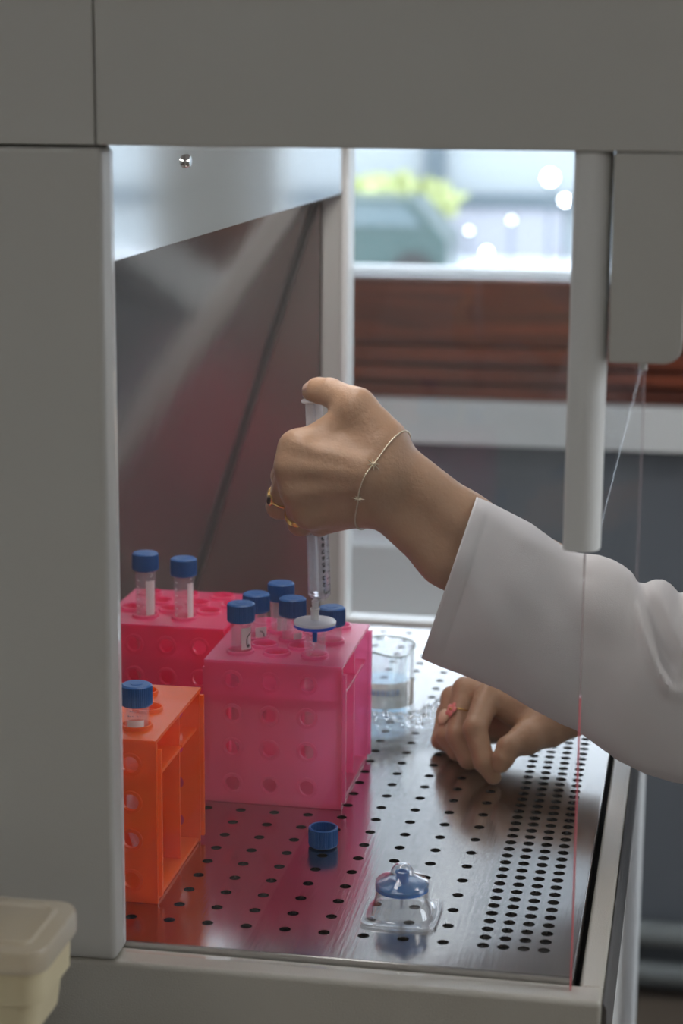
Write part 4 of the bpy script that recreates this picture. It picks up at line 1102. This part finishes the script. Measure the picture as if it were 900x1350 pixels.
# --- lab coat: lofted sleeves with folds + torso
def interp(poly, x):
    for (x0, y0), (x1, y1) in zip(poly, poly[1:]):
        if x0 <= x <= x1: return y0+(y1-y0)*(x-x0)/(x1-x0+1e-9)
    return poly[-1][1] if x > poly[-1][0] else poly[0][1]
TOP = [(628, 655), (645, 662), (665, 672), (700, 690), (730, 712), (748, 724), (763, 729), (790, 732), (808, 738), (822, 746), (833, 755), (841, 768), (850, 769), (862, 764), (874, 764), (884, 770), (895, 782), (915, 778), (950, 770), (1000, 760)]
BOT = [(555, 868), (580, 879), (610, 890), (660, 910), (700, 934), (740, 955), (760, 963), (790, 985), (815, 1003), (850, 1020), (885, 1031), (920, 1036), (960, 1030), (1000, 1015)]
def arc(poly, n):
    P_ = np.array(poly, float); L = np.r_[0, np.cumsum(np.linalg.norm(np.diff(P_, axis=0), axis=1))]; s_ = np.linspace(0, L[-1], n)
    return np.stack([np.interp(s_, L, P_[:, 0]), np.interp(s_, L, P_[:, 1])], 1)
NR, NS = 120, 96
ta, ba_ = arc(TOP, NR), arc(BOT, NR)
CRE = [([(833, 752), (840, 785), (848, 825), (862, 868), (884, 912), (905, 912)], .0058, 8.),
       ([(846, 775), (858, 805), (868, 840), (880, 872)], -.0075, 15.),
       ([(862, 770), (880, 800), (893, 840), (905, 880)], .0045, 12.),
       ([(748, 726), (762, 742), (772, 760)], -.0030, 9.),
       ([(640, 672), (690, 706), (745, 735)], .0022, 10.),
       ([(610, 740), (640, 820), (700, 900), (770, 965)], .0026, 24.),
       ([(760, 850), (790, 930), (850, 1000)], -.0022, 24.),
       ([(700, 740), (740, 800), (790, 850)], -.0016, 22.)]
def dseg(p, poly):
    best = np.full(len(p), 1e9)
    for a, b in zip(poly, poly[1:]):
        a = np.array(a, float); b = np.array(b, float); ab = b-a
        t_ = np.clip(((p-a)@ab)/(ab@ab), 0, 1); best = np.minimum(best, np.linalg.norm(p-a-t_[:, None]*ab, axis=1))
    return best
mb = MB(); bm = mb.bm; rings = []
for i in range(NR):
    s_ = i/(NR-1)
    yc = .203+.010*s_
    Pt = np.array(at(ta[i][0], ta[i][1], yc)); Pb = np.array(at(ba_[i][0], ba_[i][1], yc))
    c_ = .5*(Pt+Pb); hv = .5*(Pt-Pb); a_ = np.linalg.norm(hv)
    dep = .033+.020*min(1, s_*1.6)
    vd = (c_-CAM)/np.linalg.norm(c_-CAM)
    ring = []
    pts_ = []
    for k in range(NS):
        f = 2*PI*k/NS; cf, sf = math.cos(f), math.sin(f)
        # slightly squared ellipse so the cloth hangs flat
        sgn = lambda x, p_: math.copysign(abs(x)**p_, x)
        pts_.append(c_+hv*cf-vd*dep*sgn(sf, .85))
    pts_ = np.array(pts_); uvp = np.array([proj(q) for q in pts_])
    nrm_ = (pts_-c_)/np.linalg.norm(pts_-c_, axis=1)[:, None]
    front = np.clip(np.sin(2*PI*np.arange(NS)/NS), 0, 1)**.6
    disp = np.zeros(NS)
    for poly, amp, wd_ in CRE: disp += amp*np.exp(-(dseg(uvp, poly)/wd_)**2)
    ss = i/(NR-1)*NR
    hem = -.0005*math.exp(-((i-6)/1.2)**2)+(.0005 if i < 6 else 0)
    disp = disp*front+hem
    disp += .0009*np.sin(uvp[:, 0]*.05+uvp[:, 1]*.031)*front
    pts_ = pts_-vd[None]*disp[:, None]*np.maximum(front, .15)[:, None]*1.2
    rings.append([bm.verts.new(q) for q in pts_])
for A, B in zip(rings, rings[1:]):
    for k in range(NS): bm.faces.new((A[k], A[(k+1) % NS], B[(k+1) % NS], B[k]))
endL = rings[-1]
# upper left sleeve to the shoulder
cE = sum((v.co for v in endL), Vector())/NS
prev = endL
def cont(prev, path, radii):
    n_ = len(prev); c0_ = sum((v.co for v in prev), Vector())/n_
    off = [v.co-c0_ for v in prev]
    for (c1_, sc, nd) in path:
        c1_ = Vector(c1_); nd = Vector(nd).normalized()
        u_ = Vector((0, 0, 1)); u_ = (u_-nd*u_.dot(nd)).normalized(); w_ = nd.cross(u_)
        new = []
        for k in range(n_):
            f = 2*PI*k/n_
            new.append(bm.verts.new(c1_+(u_*math.cos(f)+w_*math.sin(f))*sc*(1+.04*math.sin(5*f+c1_.x*40))))
        for k in range(n_): bm.faces.new((prev[k], prev[(k+1) % n_], new[(k+1) % n_], new[k]))
        prev = new
    return prev
cont(endL, [((.300, .208, .135), .064, (.8, 0, .55)), ((.350, .216, .215), .064, (.5, 0, .85)), ((.405, .228, .300), .072, (.5, 0, .85)), ((.440, .26, .345), .07, (.5, .5, .5))], None)
# right sleeve
rr0 = []
cs = Vector(Wa[0]).lerp(Vector(ELB_R), .36)+Vector((0, -.004, .004)); dR = (Vector(ELB_R)-Vector(Wa[0])).normalized()
u_ = Vector((0, 0, 1)); u_ = (u_-dR*u_.dot(dR)).normalized(); w_ = dR.cross(u_)
for k in range(48):
    f = 2*PI*k/48; rr0.append(bm.verts.new(cs+(u_*math.cos(f)*.036+w_*math.sin(f)*.042)))
e_ = Vector(ELB_R)
cont(rr0, [(cs.lerp(e_, .5), .047, dR), (e_-dR*.02, .054, dR), (e_+Vector((.025, .015, .03)), .06, (.6, .3, .7)), (Vector(ELB_R).lerp(Vector(SH_R), .55), .062, (.4, .4, .8)), (Vector(SH_R)+Vector((0, -.005, -.03)), .07, (.3, .3, .9)), (Vector(SH_R)+Vector((.01, -.04, .0)), .06, (.1, -.6, .6))], None)
me2 = bpy.data.meshes.new('lab_coat'); bm.to_mesh(me2); bm.free()
CT = Field(); CT.kp = .05
CT.palm = [(v3(.452, .40, .315), v3(.47, .40, .05), .112, .108), (v3(.46, .315, .325), v3(.47, .33, .05), .088, .092), (v3(.46, .485, .325), v3(.47, .47, .05), .088, .092),
           (v3(.47, .32, .02), v3(.475, .30, -.38), .110, .125), (v3(.47, .48, .02), v3(.475, .50, -.38), .110, .125)]
def coatf(P):
    d = CT.ev(P); d = np.maximum(d, -(P[:, 2]+.40)); d = np.maximum(d, -(BD.cap(P, v3(.435, .40, .40), v3(.40, .40, .55), .062, .10)))
    return d
P, Qd = surface_nets(coatf, (.25, .15, -.45), (.66, .66, .48), .008)
bm = bmesh.new(); bm.from_mesh(me2); me3 = bpy.data.meshes.new('t'); me3.from_pydata([tuple(x) for x in P], [], [tuple(map(int, q)) for q in Qd]); bm.from_mesh(me3); bm.to_mesh(me2); bm.free()
coat = link('lab_coat', me2, 'coat', person, True, 70)
md = coat.modifiers.new('th', 'SOLIDIFY'); md.thickness = .0011; md.offset = -1
def trf(P):
    d = None
    for ch in limbs[2:]:
        for (a, b, ra, rb) in ch[:2]:
            q = BD.cap(P, a, b, ra+.012, rb+.016); d = q if d is None else smin(d, q, .02)
    d = smin(d, BD.cap(P, v3(.47, .36, -.06), v3(.47, .44, -.06), .108, .108), .04)
    return np.maximum(np.maximum(d, -(P[:, 2]+.855)), P[:, 2]-.02)
P, Qd = surface_nets(trf, (.25, .15, -.90), (.66, .66, .06), .008)
m_ = bpy.data.meshes.new('trousers'); m_.from_pydata([tuple(x) for x in P], [], [tuple(map(int, q)) for q in Qd]); link('trousers', m_, 'trousers', person, True, 70)
for ch in limbs[2:]:
    a, b, ra, rb = ch[2]
    def shf(P, a=a, b=b): return np.maximum(smin(BD.cap(P, a, b, .040, .034), BD.cap(P, a+v3(0, 0, .03), a+v3(0, 0, .01), .038, .040), .02), -(P[:, 2]-(FZ+.0005)))
    P, Qd = surface_nets(shf, (.28, .2, -.925), (.58, .6, -.76), .006)
    m_ = bpy.data.meshes.new('shoe'); m_.from_pydata([tuple(x) for x in P], [], [tuple(map(int, q)) for q in Qd]); link('shoe', m_, 'shoe', person, True, 70)
